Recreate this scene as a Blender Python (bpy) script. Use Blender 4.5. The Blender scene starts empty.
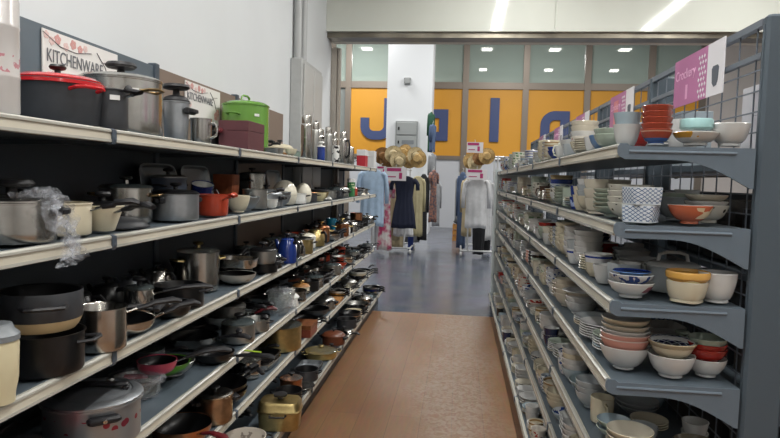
import bpy, math, random
from mathutils import Vector, Matrix
random.seed(7)
C = bpy.context.scene.collection
PI = math.pi
# ------------------------------------------------------------------ camera
F, YAW, PITCH, ROLL, EYE = 617.2, .111, .0651, .0278, 1.46
_cy, _sy, _cp, _sp = math.cos(YAW), math.sin(YAW), math.cos(PITCH), math.sin(PITCH)
FW = Vector((-_sy*_cp, _cy*_cp, -_sp)); RT = Vector((_cy, _sy, 0)); UP = RT.cross(FW)
_cr, _sr = math.cos(ROLL), math.sin(ROLL)
RT, UP = RT*_cr + UP*_sr, -RT*_sr + UP*_cr
cam = bpy.data.objects.new('camera', bpy.data.cameras.new('camera')); C.objects.link(cam)
cam.data.sensor_width = 36; cam.data.lens = F/780*36; cam.data.clip_start = .02
M4 = Matrix((RT, UP, -FW)).transposed().to_4x4(); M4.translation = Vector((0, 0, EYE)); cam.matrix_world = M4
S = bpy.context.scene; S.camera = cam
S.view_settings.view_transform = 'Standard'; S.view_settings.look = 'None'; S.view_settings.gamma = 1
def proj(x, y, z):
    p = Vector((x, y, z-EYE)); d = p.dot(FW)
    return 390+F*p.dot(RT)/d, 219-F*p.dot(UP)/d, d
def ray(u, v): return FW + RT*((u-390)/F) - UP*((v-219)/F)
def on_y(u, v, y):
    d = ray(u, v); return d.x*y/d.y, d.z*y/d.y+EYE
def on_z(u, v, z):
    d = ray(u, v); k = (z-EYE)/d.z; return d.x*k, d.y*k
def solve_y(u, X, z):
    lo, hi = .5, 30
    for _ in range(50):
        m = (lo+hi)/2
        if (proj(X, m, z)[0] < u) == (X < 0): lo = m
        else: hi = m
    return (lo+hi)/2
# ------------------------------------------------------------------ materials
def lin(h):
    h = h.lstrip('#'); o = []
    for i in (0, 2, 4):
        c = int(h[i:i+2], 16)/255
        o.append(c/12.92 if c <= .04045 else ((c+.055)/1.055)**2.4)
    return (*o, 1)
MATS = {}
def mat(name, col='#808080', rough=.5, metal=0, trans=0, emit=0, alpha=1, coat=0, noise=0, nscale=20, bump=0, bscale=60, col2=None, spec=.5):
    if name in MATS: return MATS[name]
    m = bpy.data.materials.new(name); m.use_nodes = True; nt = m.node_tree; b = nt.nodes['Principled BSDF']
    b.inputs['Base Color'].default_value = lin(col); b.inputs['Roughness'].default_value = rough
    b.inputs['Metallic'].default_value = metal; b.inputs['Transmission Weight'].default_value = trans
    b.inputs['Alpha'].default_value = alpha; b.inputs['Coat Weight'].default_value = coat
    b.inputs['Specular IOR Level'].default_value = spec
    if emit: b.inputs['Emission Color'].default_value = lin(col); b.inputs['Emission Strength'].default_value = emit
    tc = nt.nodes.new('ShaderNodeTexCoord')
    if noise or col2:
        n = nt.nodes.new('ShaderNodeTexNoise'); n.inputs['Scale'].default_value = nscale; n.inputs['Detail'].default_value = 4
        nt.links.new(tc.outputs['Object'], n.inputs['Vector'])
        mx = nt.nodes.new('ShaderNodeMix'); mx.data_type = 'RGBA'
        mx.inputs['A'].default_value = lin(col)
        if col2: mx.inputs['B'].default_value = lin(col2)
        else: mx.inputs['B'].default_value = tuple(c*(1-noise) for c in lin(col)[:3])+(1,)
        rp = nt.nodes.new('ShaderNodeMapRange'); rp.inputs['From Min'].default_value = .4; rp.inputs['From Max'].default_value = .62
        nt.links.new(n.outputs['Fac'], rp.inputs['Value']); nt.links.new(rp.outputs['Result'], mx.inputs['Factor'])
        nt.links.new(mx.outputs['Result'], b.inputs['Base Color'])
    if bump:
        n2 = nt.nodes.new('ShaderNodeTexNoise'); n2.inputs['Scale'].default_value = bscale
        nt.links.new(tc.outputs['Object'], n2.inputs['Vector'])
        bp = nt.nodes.new('ShaderNodeBump'); bp.inputs['Strength'].default_value = bump; bp.inputs['Distance'].default_value = .005
        nt.links.new(n2.outputs['Fac'], bp.inputs['Height']); nt.links.new(bp.outputs['Normal'], b.inputs['Normal'])
    MATS[name] = m; return m
def mnode(nt, op, a, b=None, c=None):
    n = nt.nodes.new('ShaderNodeMath'); n.operation = op
    for i, v in enumerate((a, b, c)):
        if v is None: continue
        if isinstance(v, (int, float)): n.inputs[i].default_value = v
        else: nt.links.new(v, n.inputs[i])
    return n.outputs[0]
def ceramic(name, base, bands=(), pat=None, pcol='#1c2c70', z0=.2, z1=.9, k=12, rough=.18):
    """glazed ceramic; bands = (generated z0, z1, colour); pat = figure on the outside"""
    if name in MATS: return MATS[name]
    m = bpy.data.materials.new(name); m.use_nodes = True; nt = m.node_tree; b = nt.nodes['Principled BSDF']
    b.inputs['Roughness'].default_value = rough; b.inputs['Coat Weight'].default_value = .3
    tc = nt.nodes.new('ShaderNodeTexCoord')
    sp = nt.nodes.new('ShaderNodeSeparateXYZ'); nt.links.new(tc.outputs['Generated'], sp.inputs[0])
    so = nt.nodes.new('ShaderNodeSeparateXYZ'); nt.links.new(tc.outputs['Object'], so.inputs[0])
    Z = sp.outputs[2]
    n = nt.nodes.new('ShaderNodeTexNoise'); n.inputs['Scale'].default_value = 14; nt.links.new(tc.outputs['Object'], n.inputs['Vector'])
    mx = nt.nodes.new('ShaderNodeMix'); mx.data_type = 'RGBA'; mx.inputs['A'].default_value = lin(base)
    mx.inputs['B'].default_value = tuple(c*.86 for c in lin(base)[:3])+(1,)
    nt.links.new(n.outputs['Fac'], mx.inputs['Factor']); cur = mx.outputs['Result']
    def over(cur, fac, col):
        q = nt.nodes.new('ShaderNodeMix'); q.data_type = 'RGBA'; nt.links.new(fac, q.inputs['Factor']); nt.links.new(cur, q.inputs['A'])
        q.inputs['B'].default_value = lin(col); return q.outputs['Result']
    def inband(a, c): return mnode(nt, 'MULTIPLY', mnode(nt, 'GREATER_THAN', Z, a), mnode(nt, 'LESS_THAN', Z, c))
    for a, c, col in bands: cur = over(cur, inband(a, c), col)
    if pat:
        ang = mnode(nt, 'ARCTAN2', so.outputs[1], so.outputs[0])
        if pat == 'stripes': f = mnode(nt, 'GREATER_THAN', mnode(nt, 'SINE', mnode(nt, 'MULTIPLY', ang, k)), .1)
        elif pat == 'lattice':
            a = mnode(nt, 'ABSOLUTE', mnode(nt, 'SINE', mnode(nt, 'ADD', mnode(nt, 'MULTIPLY', ang, k), mnode(nt, 'MULTIPLY', Z, 14))))
            c = mnode(nt, 'ABSOLUTE', mnode(nt, 'SINE', mnode(nt, 'SUBTRACT', mnode(nt, 'MULTIPLY', ang, k), mnode(nt, 'MULTIPLY', Z, 14))))
            f = mnode(nt, 'LESS_THAN', mnode(nt, 'MINIMUM', a, c), .3)
        elif pat == 'waves':
            f = mnode(nt, 'GREATER_THAN', mnode(nt, 'SINE', mnode(nt, 'ADD', mnode(nt, 'MULTIPLY', Z, 34), mnode(nt, 'MULTIPLY', mnode(nt, 'SINE', mnode(nt, 'MULTIPLY', ang, k)), 2))), .2)
        elif pat == 'dashes':
            f = mnode(nt, 'GREATER_THAN', mnode(nt, 'SINE', mnode(nt, 'MULTIPLY', ang, k)), 0)
        else:
            v = nt.nodes.new('ShaderNodeTexVoronoi' if pat == 'dots' else 'ShaderNodeTexNoise'); v.inputs['Scale'].default_value = k*4 if pat == 'dots' else k*3
            nt.links.new(tc.outputs['Object'], v.inputs['Vector'])
            f = mnode(nt, 'LESS_THAN', v.outputs['Distance'], .3) if pat == 'dots' else mnode(nt, 'GREATER_THAN', v.outputs['Fac'], .56)
        cur = over(cur, mnode(nt, 'MULTIPLY', f, inband(z0, z1)), pcol)
    nt.links.new(cur, b.inputs['Base Color']); MATS[name] = m; return m
STEEL = mat('polished_steel', '#c9c6c0', .2, 1, noise=.25, nscale=9)
SATIN = mat('satin_steel', '#bcbcb8', .38, 1, noise=.2, nscale=7)
ALU = mat('aluminium', '#b6bbc0', .42, 1, noise=.15)
GOLD = mat('gold_anodised', '#cfb981', .36, 1, noise=.2)
COPPER = mat('copper', '#c98c64', .3, 1, noise=.2)
OLDGOLD = mat('old_brass', '#8c7450', .35, 1)
BLACKP = mat('black_bakelite', '#17171b', .5)
DARKP = mat('dark_grey_plastic', '#2b2d35', .4)
NONST = mat('nonstick_coating', '#141416', .3, noise=.3)
CHAR = mat('charcoal_enamel', '#3a3c40', .4, noise=.2)
REDE = mat('red_enamel', '#b3151d', .18, coat=.5)
REDO = mat('orange_red_enamel', '#b4432b', .3, coat=.3, noise=.15)
GREENE = mat('green_enamel', '#62913a', .25, coat=.4)
GREEN2 = mat('bright_green', '#4f8e22', .3)
LIME = mat('lime_plastic', '#8fae2b', .4)
NAVY = mat('navy_enamel', '#1d2b66', .2, coat=.5)
BLUEE = mat('blue_enamel', '#213a84', .22, coat=.5)
TEAL = mat('teal_enamel', '#177ea0', .3, coat=.3)
TERRA = mat('terracotta', '#a2552f', .6, noise=.2)
BROWN = mat('brown_wood', '#7d4a28', .5, noise=.35, nscale=30)
WOODB = mat('light_wood', '#b98146', .5, noise=.3, nscale=18)
WINE = mat('dark_red_handle', '#5a1a20', .35)
PINKR = mat('pink_red_enamel', '#b0405a', .3, coat=.4)
CREAM = mat('cream_enamel', '#d8cfb6', .3, noise=.08)
WHITEE = mat('white_enamel', '#dfe0dc', .25, noise=.05)
IVORY = mat('ivory_plastic', '#e4dfcd', .22, noise=.04)
PALEBL = mat('pale_blue_plastic', '#9fb4bd', .3)
GREYP = mat('grey_plastic', '#777c80', .4)
GLASS = mat('clear_glass', '#dfe8e6', .05, trans=.9, alpha=.45)
GLASSD = mat('smoked_glass', '#6f7a7c', .06, trans=.6, alpha=.7)
CHROME = mat('chrome', '#d4d6d8', .12, 1)
def film():
    m = bpy.data.materials.new('clear_plastic_film'); m.use_nodes = True; nt = m.node_tree; b = nt.nodes['Principled BSDF']
    b.inputs['Base Color'].default_value = lin('#c9cdd6'); b.inputs['Roughness'].default_value = .15
    tc = nt.nodes.new('ShaderNodeTexCoord'); n = nt.nodes.new('ShaderNodeTexNoise'); n.inputs['Scale'].default_value = 38; n.inputs['Detail'].default_value = 5; n.inputs['Distortion'].default_value = 1.6
    nt.links.new(tc.outputs['Object'], n.inputs['Vector'])
    mr = nt.nodes.new('ShaderNodeMapRange'); mr.inputs['From Min'].default_value = .38; mr.inputs['From Max'].default_value = .68; mr.inputs['To Min'].default_value = .03; mr.inputs['To Max'].default_value = .4
    nt.links.new(n.outputs['Fac'], mr.inputs['Value']); nt.links.new(mr.outputs['Result'], b.inputs['Alpha'])
    bp = nt.nodes.new('ShaderNodeBump'); bp.inputs['Strength'].default_value = 1; bp.inputs['Distance'].default_value = .01
    nt.links.new(n.outputs['Fac'], bp.inputs['Height']); nt.links.new(bp.outputs['Normal'], b.inputs['Normal'])
    return m
FILM = film()
SHELF = mat('blue_grey_steel_shelf', '#59646d', .42, noise=.1, nscale=6)
SHELFD = mat('dark_shelf_underside', '#3b444c', .55)
POST = mat('blue_grey_upright', '#48535c', .5)
BRK = mat('blue_grey_bracket', '#5f6b76', .42)
STRIP = mat('cream_price_strip', '#c4beae', .4, noise=.08, nscale=4)
STRIPR = mat('clear_edge', '#b3b2aa', .25)
CLIP = mat('grey_clip', '#48525e', .35)
# ------------------------------------------------------------------ mesh building
class MB:
    def __init__(s): s.v = []; s.f = []; s.m = []
    def add(s, vs, fs, mi=0, M=None):
        o = len(s.v)
        s.v += [tuple(M @ Vector(p)) for p in vs] if M is not None else [tuple(p) for p in vs]
        s.f += [[i+o for i in f] for f in fs]; s.m += [mi]*len(fs); return s
    def box(s, x0, x1, y0, y1, z0, z1, mi=0, M=None, ch=0):
        if ch:
            pts = []
            for z, c in ((z0, ch), (z0+ch, 0), (z1-ch, 0), (z1, ch)):
                a, b, d, e = x0+c, x1-c, y0+c, y1-c; q = ch
                pts.append([(a+q, d, z), (b-q, d, z), (b, d+q, z), (b, e-q, z), (b-q, e, z), (a+q, e, z), (a, e-q, z), (a, d+q, z)])
            v = [p for r in pts for p in r]; f = [list(range(7, -1, -1)), list(range(24, 32))]
            for r in range(3):
                for i in range(8): f.append([r*8+i, r*8+(i+1) % 8, r*8+8+(i+1) % 8, r*8+8+i])
            return s.add(v, f, mi, M)
        v = [(x, y, z) for z in (z0, z1) for x, y in ((x0, y0), (x1, y0), (x1, y1), (x0, y1))]
        return s.add(v, [[3, 2, 1, 0], [4, 5, 6, 7], [0, 1, 5, 4], [1, 2, 6, 5], [2, 3, 7, 6], [3, 0, 4, 7]], mi, M)
    def lathe(s, prof, n=28, mi=0, split=None, mi2=1, mod=None, M=None, close=True):
        """prof (r,z) list; rings with r==0 become a point. split = first profile index on the inside"""
        vs = []; rings = []
        for j, (r, z) in enumerate(prof):
            if r < 1e-6: rings.append([len(vs)]); vs.append((0, 0, z)); continue
            ring = []
            for i in range(n):
                a = 2*PI*i/n; k = mod(a, j/(len(prof)-1), z) if mod else 1
                if isinstance(k, tuple): vs.append((r*k[0], r*k[1], z+(k[2] if len(k) > 2 else 0)))
                else: vs.append((r*k*math.cos(a), r*k*math.sin(a), z))
                ring.append(len(vs)-1)
            rings.append(ring)
        for j in range(len(rings)-1):
            A, B = rings[j], rings[j+1]; fs = []
            if len(A) == 1 and len(B) == 1: continue
            for i in range(n):
                k = (i+1) % n
                if len(A) == 1: fs.append([A[0], B[k], B[i]])
                elif len(B) == 1: fs.append([A[i], A[k], B[0]])
                else: fs.append([A[i], A[k], B[k], B[i]])
            o = len(s.f); s.f += [[q+len(s.v) for q in f] for f in fs]; s.m += [(mi2 if split is not None and j >= split else mi)]*len(fs)
        s.v += [tuple(M @ Vector(p)) for p in vs] if M is not None else vs
        return s
    def tube(s, pts, r, n=8, mi=0, M=None, flat=1, rs=None):
        pts = [Vector(p) for p in pts]; vs = []; fs = []; prev = None
        for i, p in enumerate(pts):
            t = (pts[min(i+1, len(pts)-1)]-pts[max(i-1, 0)]).normalized()
            if prev is None: a = Vector((0, 0, 1)) if abs(t.z) < .9 else Vector((1, 0, 0))
            else: a = prev
            b = t.cross(a).normalized(); a = b.cross(t).normalized(); prev = a
            rr = rs[i] if rs else r
            for k in range(n): vs.append(p+a*rr*flat*math.sin(2*PI*k/n)+b*rr*math.cos(2*PI*k/n))
        for i in range(len(pts)-1):
            for k in range(n): fs.append([i*n+k, i*n+(k+1) % n, (i+1)*n+(k+1) % n, (i+1)*n+k])
        fs.append(list(range(n))[::-1]); fs.append([(len(pts)-1)*n+k for k in range(n)])
        return s.add(vs, fs, mi, M)
    def prism(s, outline, h0, h1, axis='z', mi=0, M=None):
        n = len(outline)
        def P(a, b, h): return {'z': (a, b, h), 'y': (a, h, b), 'x': (h, a, b)}[axis]
        vs = [P(a, b, h0) for a, b in outline]+[P(a, b, h1) for a, b in outline]
        fs = [list(range(n))[::-1], list(range(n, 2*n))]+[[i, (i+1) % n, n+(i+1) % n, n+i] for i in range(n)]
        return s.add(vs, fs, mi, M)
    def mesh(s, name, mats, smooth=True, ang=35):
        me = bpy.data.meshes.new(name); me.from_pydata(s.v, [], s.f)
        for m in (mats if isinstance(mats, (list, tuple)) else [mats]): me.materials.append(m)
        me.polygons.foreach_set('material_index', s.m)
        import bmesh
        bm = bmesh.new(); bm.from_mesh(me); bmesh.ops.recalc_face_normals(bm, faces=bm.faces); bm.to_mesh(me); bm.free()
        if smooth: me.shade_smooth(); me.set_sharp_from_angle(angle=math.radians(ang))
        me.update(); return me
def part(name, mb, mats, parent=None, loc=None, rot=None, label=None, **k):
    me = mb if isinstance(mb, bpy.types.Mesh) else mb.mesh(name, mats, **k)
    o = bpy.data.objects.new(name, me); C.objects.link(o)
    if parent: o.parent = parent
    if loc: o.location = loc
    if rot: o.rotation_euler = rot
    if label: o['label'] = label
    return o
def tag(o, label=None, cat=None, group=None, kind=None):
    if label: o['label'] = label
    if cat: o['category'] = cat
    if group: o['group'] = group
    if kind: o['kind'] = kind
    return o
def empty(name):
    o = bpy.data.objects.new(name, None); C.objects.link(o); o.empty_display_size = .05; return o
def copy_tree(o, parent=None):
    c = o.copy(); C.objects.link(c)
    for k in ('label', 'group'):
        if not parent and k in c: del c[k]
    if parent: c.parent = parent
    for ch in list(o.children): copy_tree(ch, c)
    return c
def structure(name, mb, m, **k):
    o = part(name, mb, m, smooth=False, **k); o['kind'] = 'structure'; return o
# ------------------------------------------------------------------ setting
WALLM = mat('white_painted_wall', '#d2d5d7', .6, noise=.04, nscale=1.5)
def wood_floor():
    m = bpy.data.materials.new('wood_planks'); m.use_nodes = True; nt = m.node_tree; b = nt.nodes['Principled BSDF']; L = nt.links.new
    tc = nt.nodes.new('ShaderNodeTexCoord'); mp = nt.nodes.new('ShaderNodeMapping'); L(tc.outputs['Object'], mp.inputs['Vector'])
    mp.inputs['Rotation'].default_value = (0, 0, PI/2)
    br = nt.nodes.new('ShaderNodeTexBrick'); L(mp.outputs['Vector'], br.inputs['Vector'])
    br.inputs['Scale'].default_value = 1; br.inputs['Brick Width'].default_value = 1.1; br.inputs['Row Height'].default_value = .19; br.inputs['Mortar Size'].default_value = .0016; br.offset = .37
    br.inputs['Color1'].default_value = lin('#846144'); br.inputs['Color2'].default_value = lin('#7d5a3d'); br.inputs['Mortar'].default_value = lin('#5f4432')
    mp2 = nt.nodes.new('ShaderNodeMapping'); L(tc.outputs['Object'], mp2.inputs['Vector']); mp2.inputs['Scale'].default_value = (22, 3, 1)
    n = nt.nodes.new('ShaderNodeTexNoise'); L(mp2.outputs['Vector'], n.inputs['Vector']); n.inputs['Scale'].default_value = 2; n.inputs['Detail'].default_value = 6
    mx = nt.nodes.new('ShaderNodeMix'); mx.data_type = 'RGBA'; mx.blend_type = 'OVERLAY'; mx.inputs['Factor'].default_value = .3
    L(br.outputs['Color'], mx.inputs['A']); L(n.outputs['Color'], mx.inputs['B'])
    # pale mottled patch down the middle of the aisle
    sp = nt.nodes.new('ShaderNodeSeparateXYZ'); L(tc.outputs['Object'], sp.inputs[0])
    d = mnode(nt, 'ABSOLUTE', mnode(nt, 'SUBTRACT', sp.outputs[0], .02))
    n3 = nt.nodes.new('ShaderNodeTexNoise'); L(tc.outputs['Object'], n3.inputs['Vector']); n3.inputs['Scale'].default_value = 1.6; n3.inputs['Detail'].default_value = 3
    n4 = nt.nodes.new('ShaderNodeTexNoise'); L(tc.outputs['Object'], n4.inputs['Vector']); n4.inputs['Scale'].default_value = 26; n4.inputs['Detail'].default_value = 6; n4.inputs['Distortion'].default_value = 1.2
    e = mnode(nt, 'ADD', mnode(nt, 'MULTIPLY', n3.outputs['Fac'], .5), mnode(nt, 'SUBTRACT', .22, d))
    mr = nt.nodes.new('ShaderNodeMapRange'); L(e, mr.inputs['Value']); mr.inputs['From Min'].default_value = .12; mr.inputs['From Max'].default_value = .34
    m4 = nt.nodes.new('ShaderNodeMapRange'); L(n4.outputs['Fac'], m4.inputs['Value']); m4.inputs['From Min'].default_value = .4; m4.inputs['From Max'].default_value = .6; m4.inputs['To Min'].default_value = .15
    w = mnode(nt, 'MULTIPLY', mnode(nt, 'MULTIPLY', mr.outputs['Result'], m4.outputs['Result']), .6)
    q = nt.nodes.new('ShaderNodeMix'); q.data_type = 'RGBA'; L(w, q.inputs['Factor']); L(mx.outputs['Result'], q.inputs['A']); q.inputs['B'].default_value = lin('#9c8f82')
    L(q.outputs['Result'], b.inputs['Base Color']); b.inputs['Roughness'].default_value = .42
    return m
def tile_floor():
    m = bpy.data.materials.new('grey_mall_tiles'); m.use_nodes = True; nt = m.node_tree; b = nt.nodes['Principled BSDF']; L = nt.links.new
    tc = nt.nodes.new('ShaderNodeTexCoord'); br = nt.nodes.new('ShaderNodeTexBrick'); L(tc.outputs['Object'], br.inputs['Vector'])
    br.inputs['Scale'].default_value = 1; br.inputs['Brick Width'].default_value = .6; br.inputs['Row Height'].default_value = .6; br.inputs['Mortar Size'].default_value = .003; br.offset = 0
    br.inputs['Color1'].default_value = lin('#595d68'); br.inputs['Color2'].default_value = lin('#545862'); br.inputs['Mortar'].default_value = lin('#454953')
    n = nt.nodes.new('ShaderNodeTexNoise'); L(tc.outputs['Object'], n.inputs['Vector']); n.inputs['Scale'].default_value = 3; n.inputs['Detail'].default_value = 5
    mx = nt.nodes.new('ShaderNodeMix'); mx.data_type = 'RGBA'; mx.blend_type = 'OVERLAY'; mx.inputs['Factor'].default_value = .25
    L(br.outputs['Color'], mx.inputs['A']); L(n.outputs['Color'], mx.inputs['B']); L(mx.outputs['Result'], b.inputs['Base Color'])
    mr = nt.nodes.new('ShaderNodeMapRange'); L(n.outputs['Fac'], mr.inputs['Value']); mr.inputs['To Min'].default_value = .12; mr.inputs['To Max'].default_value = .3
    L(mr.outputs['Result'], b.inputs['Roughness']); return m
SHOPY = 6.68
structure('floor', MB().box(-2.6, 4.6, -4.5, SHOPY, -.05, 0), wood_floor())
structure('floor', MB().box(-9, 12, SHOPY, 27, -.05, 0), tile_floor())
structure('wall_left', MB().box(-1.6, -1.4, -4.5, 6.52, 0, 3.8), WALLM)
structure('wall_right', MB().box(4.5, 4.7, -4.5, 6.5, 0, 3.8), WALLM)
structure('wall_back', MB().box(-1.6, 4.7, -4.7, -4.5, 0, 3.8), WALLM)
structure('ceiling', MB().box(-1.6, 4.7, -4.5, 6.5, 3.8, 3.9), mat('ceiling_paint', '#d6d6d2', .7))
fas = structure('trim_1', MB().box(-1.4, .86, 6.25, 6.5, 2.935, 3.8).box(.875, 4.5, 6.25, 6.5, 2.935, 3.8).box(.86, .875, 6.262, 6.49, 2.935, 3.8), mat('glossy_fascia_panel', '#cdd0c8', .07, noise=.03, nscale=1, spec=.6))
slot = mat('brushed_shutter_slot', '#8b8578', .3, .85, noise=.45, nscale=3)
structure('trim_2', MB().box(-1.4, 4.5, 6.3, 6.5, 2.884, 2.934), slot)
structure('trim_3', MB().box(-1.4, 4.5, 6.52, 6.62, 2.885, 2.99), mat('pale_shutter_rail', '#cfcabd', .4))
structure('trim_4', MB().box(-1.42, -1.34, 6.525, 6.66, 0, 2.83).box(-1.335, -1.31, 6.55, 6.62, 0, 2.83), mat('shutter_guide', '#a39c93', .4, .3))
# corridor shell and the storefront across it
CW = mat('corridor_wall', '#c7c6c2', .7)
structure('wall_front', MB().box(6.95, 12, 19.2, 19.4, 0, 6.2), mat('pinkish_wall', '#d0c8c4', .7))
structure('ceiling', MB().box(-9, 12, 6.66, 27, 6.2, 6.3), CW)
structure('wall_side', MB().box(-9.2, -9, 6.66, 27, 0, 6.2), CW)
structure('wall_side', MB().box(12, 12.2, 6.66, 27, 0, 6.2), CW)
structure('wall_upper', MB().box(-9, 12, 6.5, 6.66, 3.8, 6.2).box(-9, -1.62, 6.53, 6.66, 0, 3.8).box(4.72, 12, 6.53, 6.66, 0, 3.8), CW)
MULL = mat('bronze_grey_mullion', '#847a70', .4, .4)
def yy(v): return on_y(520, v, 19.2)[1]
zt, zb, zh, zo = yy(86.5), yy(158.5), yy(43), 0
xs = [on_y(u, 80, 19.2)[0] for u in (333, 349, 466, 526, 587.5, 651)]+[6.95]
f = MB()
for x in xs+[-5.2]: f.box(x-.09, x+.09, 19.1, 19.3, 0, 6.0)
f.box(-9, 6.95, 19.12, 19.28, zt-.1, zt+.1).box(-9, 6.95, 19.12, 19.28, zh, zh+.3).box(-9, 6.95, 19.12, 19.28, zb-.09, zb+.03)
structure('window_1', f, MULL)
for i in range(-1, len(xs)-1):
    a = xs[i]+.09 if i >= 0 else -9; b = xs[i+1]-.09
    structure('window_pane', MB().box(a, b, 19.19, 19.21, zt+.1, zh), mat('greenish_pane', '#bccac2', .6, alpha=.55, spec=.1))
    if i < 1: structure('window_pane', MB().box(a, b, 19.19, 19.21, zb, zt-.1), mat('grey_pane', '#8d9290', .1, alpha=.9))
    structure('wall_front', MB().box(a, b, 19.17, 19.23, 0, zb-.09), mat('white_storefront_panel', '#c9ccd2', .5))
# interior seen through the upper panes
structure('wall_far', MB().box(-9, 6.95, 25.5, 25.6, 0, 6.2), mat('store_inner_wall', '#8fa39a', .7, noise=.25, nscale=.6))
structure('ceiling', MB().box(-9, 6.95, 19.35, 25.5, zh+.2, zh+.3), mat('store_soffit', '#b3bdb6', .7))
structure('trim_5', MB().box(-9, 6.95, 19.4, 19.6, zt-.1, zt+.28), mat('pale_sill', '#d7dcd4', .6))
ORM = mat('orange_sign_panel', '#d99a2a', .5, noise=.04, nscale=1)
pan = empty('store_sign'); tag(pan, 'wide orange storefront sign with large blue letters across the corridor', 'sign')
for i in range(1, len(xs)-1):
    part('sign_panel', MB().box(xs[i]+.09, xs[i+1]-.09, 19.17, 19.22, zb+.03, zt-.1), ORM, pan, smooth=False)
BL = mat('blue_letter', '#3d4c78', .5)
def text_mesh(name, body, size, m, parent=None, ext=.004, extrude_flat=False):
    cu = bpy.data.curves.new(name, 'FONT'); cu.body = body; cu.size = size; cu.extrude = ext; cu.align_x = 'LEFT'
    o = bpy.data.objects.new(name, cu); C.objects.link(o)
    bpy.context.view_layer.update()
    me = bpy.data.meshes.new_from_object(o.evaluated_get(bpy.context.evaluated_depsgraph_get()))
    bpy.data.objects.remove(o); me.materials.clear(); me.materials.append(m)
    n = bpy.data.objects.new(name, me); C.objects.link(n)
    if parent: n.parent = parent
    return n
def glyph(ch, u0, u1, v0, v1):
    """sans letter from strokes, sized to its place on the sign"""
    x0, z1 = on_y(u0, v0, 19.15); x1, z0 = on_y(u1, v1, 19.15); w = x1-x0; t = .27
    mb = MB()
    def arc(cx, cz, r, a0, a1, n=14):
        for k in range(n):
            a, b = a0+(a1-a0)*k/n, a0+(a1-a0)*(k+1)/n
            mb.prism([(cx+(r-t)*math.cos(a), cz+(r-t)*math.sin(a)), (cx+r*math.cos(a), cz+r*math.sin(a)), (cx+r*math.cos(b), cz+r*math.sin(b)), (cx+(r-t)*math.cos(b), cz+(r-t)*math.sin(b))], 19.11, 19.17, 'y')
    def bar(a, b, c, d): mb.box(a, b, 19.11, 19.17, c, d)
    if ch == 'l': bar(x0, x1, z0, z1)
    elif ch == 'J':
        r = w*.5; bar(x1-t, x1, z0+r, z1); arc(x1-r, z0+r, r, -PI/2, 0); bar(x1-r-.15, x1-r, z0, z0+t); arc(x1-r-.15, z0+r, r, -PI, -PI/2); bar(x1-r-.15-r, x1-r-.15-r+t, z0+r, z0+r+.25)
    else:
        r = .42; bar(x1-t, x1, z0, z1); arc(x0+r, z1-r, r, PI/2, PI); bar(x0+r, x1-t, z1-t, z1); arc(x0+r, z0+r, r, PI, 1.5*PI); bar(x0+r, x1-t, z0, z0+t); bar(x0, x0+t, z0+r, z1-r)
    return part('letter', mb, BL, pan, smooth=False)
glyph('J', 366, 392, 98, 140); glyph('a', 414, 447.5, 109, 141); glyph('l', 490.7, 498.2, 98, 142); glyph('a', 541, 568, 111, 151)
# curtain behind the last pane
cm = MB(); n = 60; x0, x1 = xs[-2]-.2, 6.8
vs = []
for k in range(n+1):
    x = x0+(x1-x0)*k/n; y = 20.0+.08*math.sin(k*1.35)
    vs += [(x, y, 3.9), (x, y, zh+.15), (x, y+.012, zh+.15), (x, y+.012, 3.9)]
cm.add(vs, [[4*k+a, 4*k+4+a, 4*k+4+(a+1) % 4, 4*k+(a+1) % 4] for k in range(n) for a in range(4)])
tag(part('curtain', cm, mat('pale_green_curtain', '#d3e2dc', .8)), 'pale green pleated curtain hanging behind the rightmost upper pane', 'curtain')
# glowing squares added behind the glass in place of reflected ceiling lights
REFLGLOW = mat('reflection_glow', '#fffdf4', .5, emit=6)
nms = [('leftmost', 367, 49), ('second', 487, 49.5), ('third', 555, 50), ('fourth', 625, 50)]
for nm, u, v in nms:
    x, z = on_y(u, v, 21.0); r = empty('lamp_reflection'); r.location = (x, 21.0, z)
    part('reflection_frame', MB().box(-.2, .2, -.2, .2, .05, .09).box(-.03, .03, -.03, .03, .09, zh+.2-z), mat('reflection_frame', '#d8d8d4', .5), r, smooth=False)
    part('glow_square', MB().box(-.17, .17, -.17, .17, -.02, .05), REFLGLOW, r, smooth=False)
    tag(r, f'{nm} of four large square lamp reflections in the upper row, added behind the glass', 'lamp', 'upper lamp reflections added behind the glass')
for nm, u, v in [('leftmost', 483, 70), ('middle', 548.5, 70.5), ('rightmost', 614, 71)]:
    x, z = on_y(u, v, 24.0); r = empty('lamp_reflection'); r.location = (x, 24.0, z)
    part('reflection_frame', MB().box(-.16, .16, -.16, .16, .04, .07).box(-.03, .03, -.03, .03, .07, zh+.2-z), MATS['reflection_frame'], r, smooth=False)
    part('glow_square', MB().box(-.14, .14, -.14, .14, -.02, .04), REFLGLOW, r, smooth=False)
    tag(r, f'{nm} of three small square lamp reflections in the lower row, added behind the glass', 'lamp', 'lower lamp reflections added behind the glass')
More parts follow.
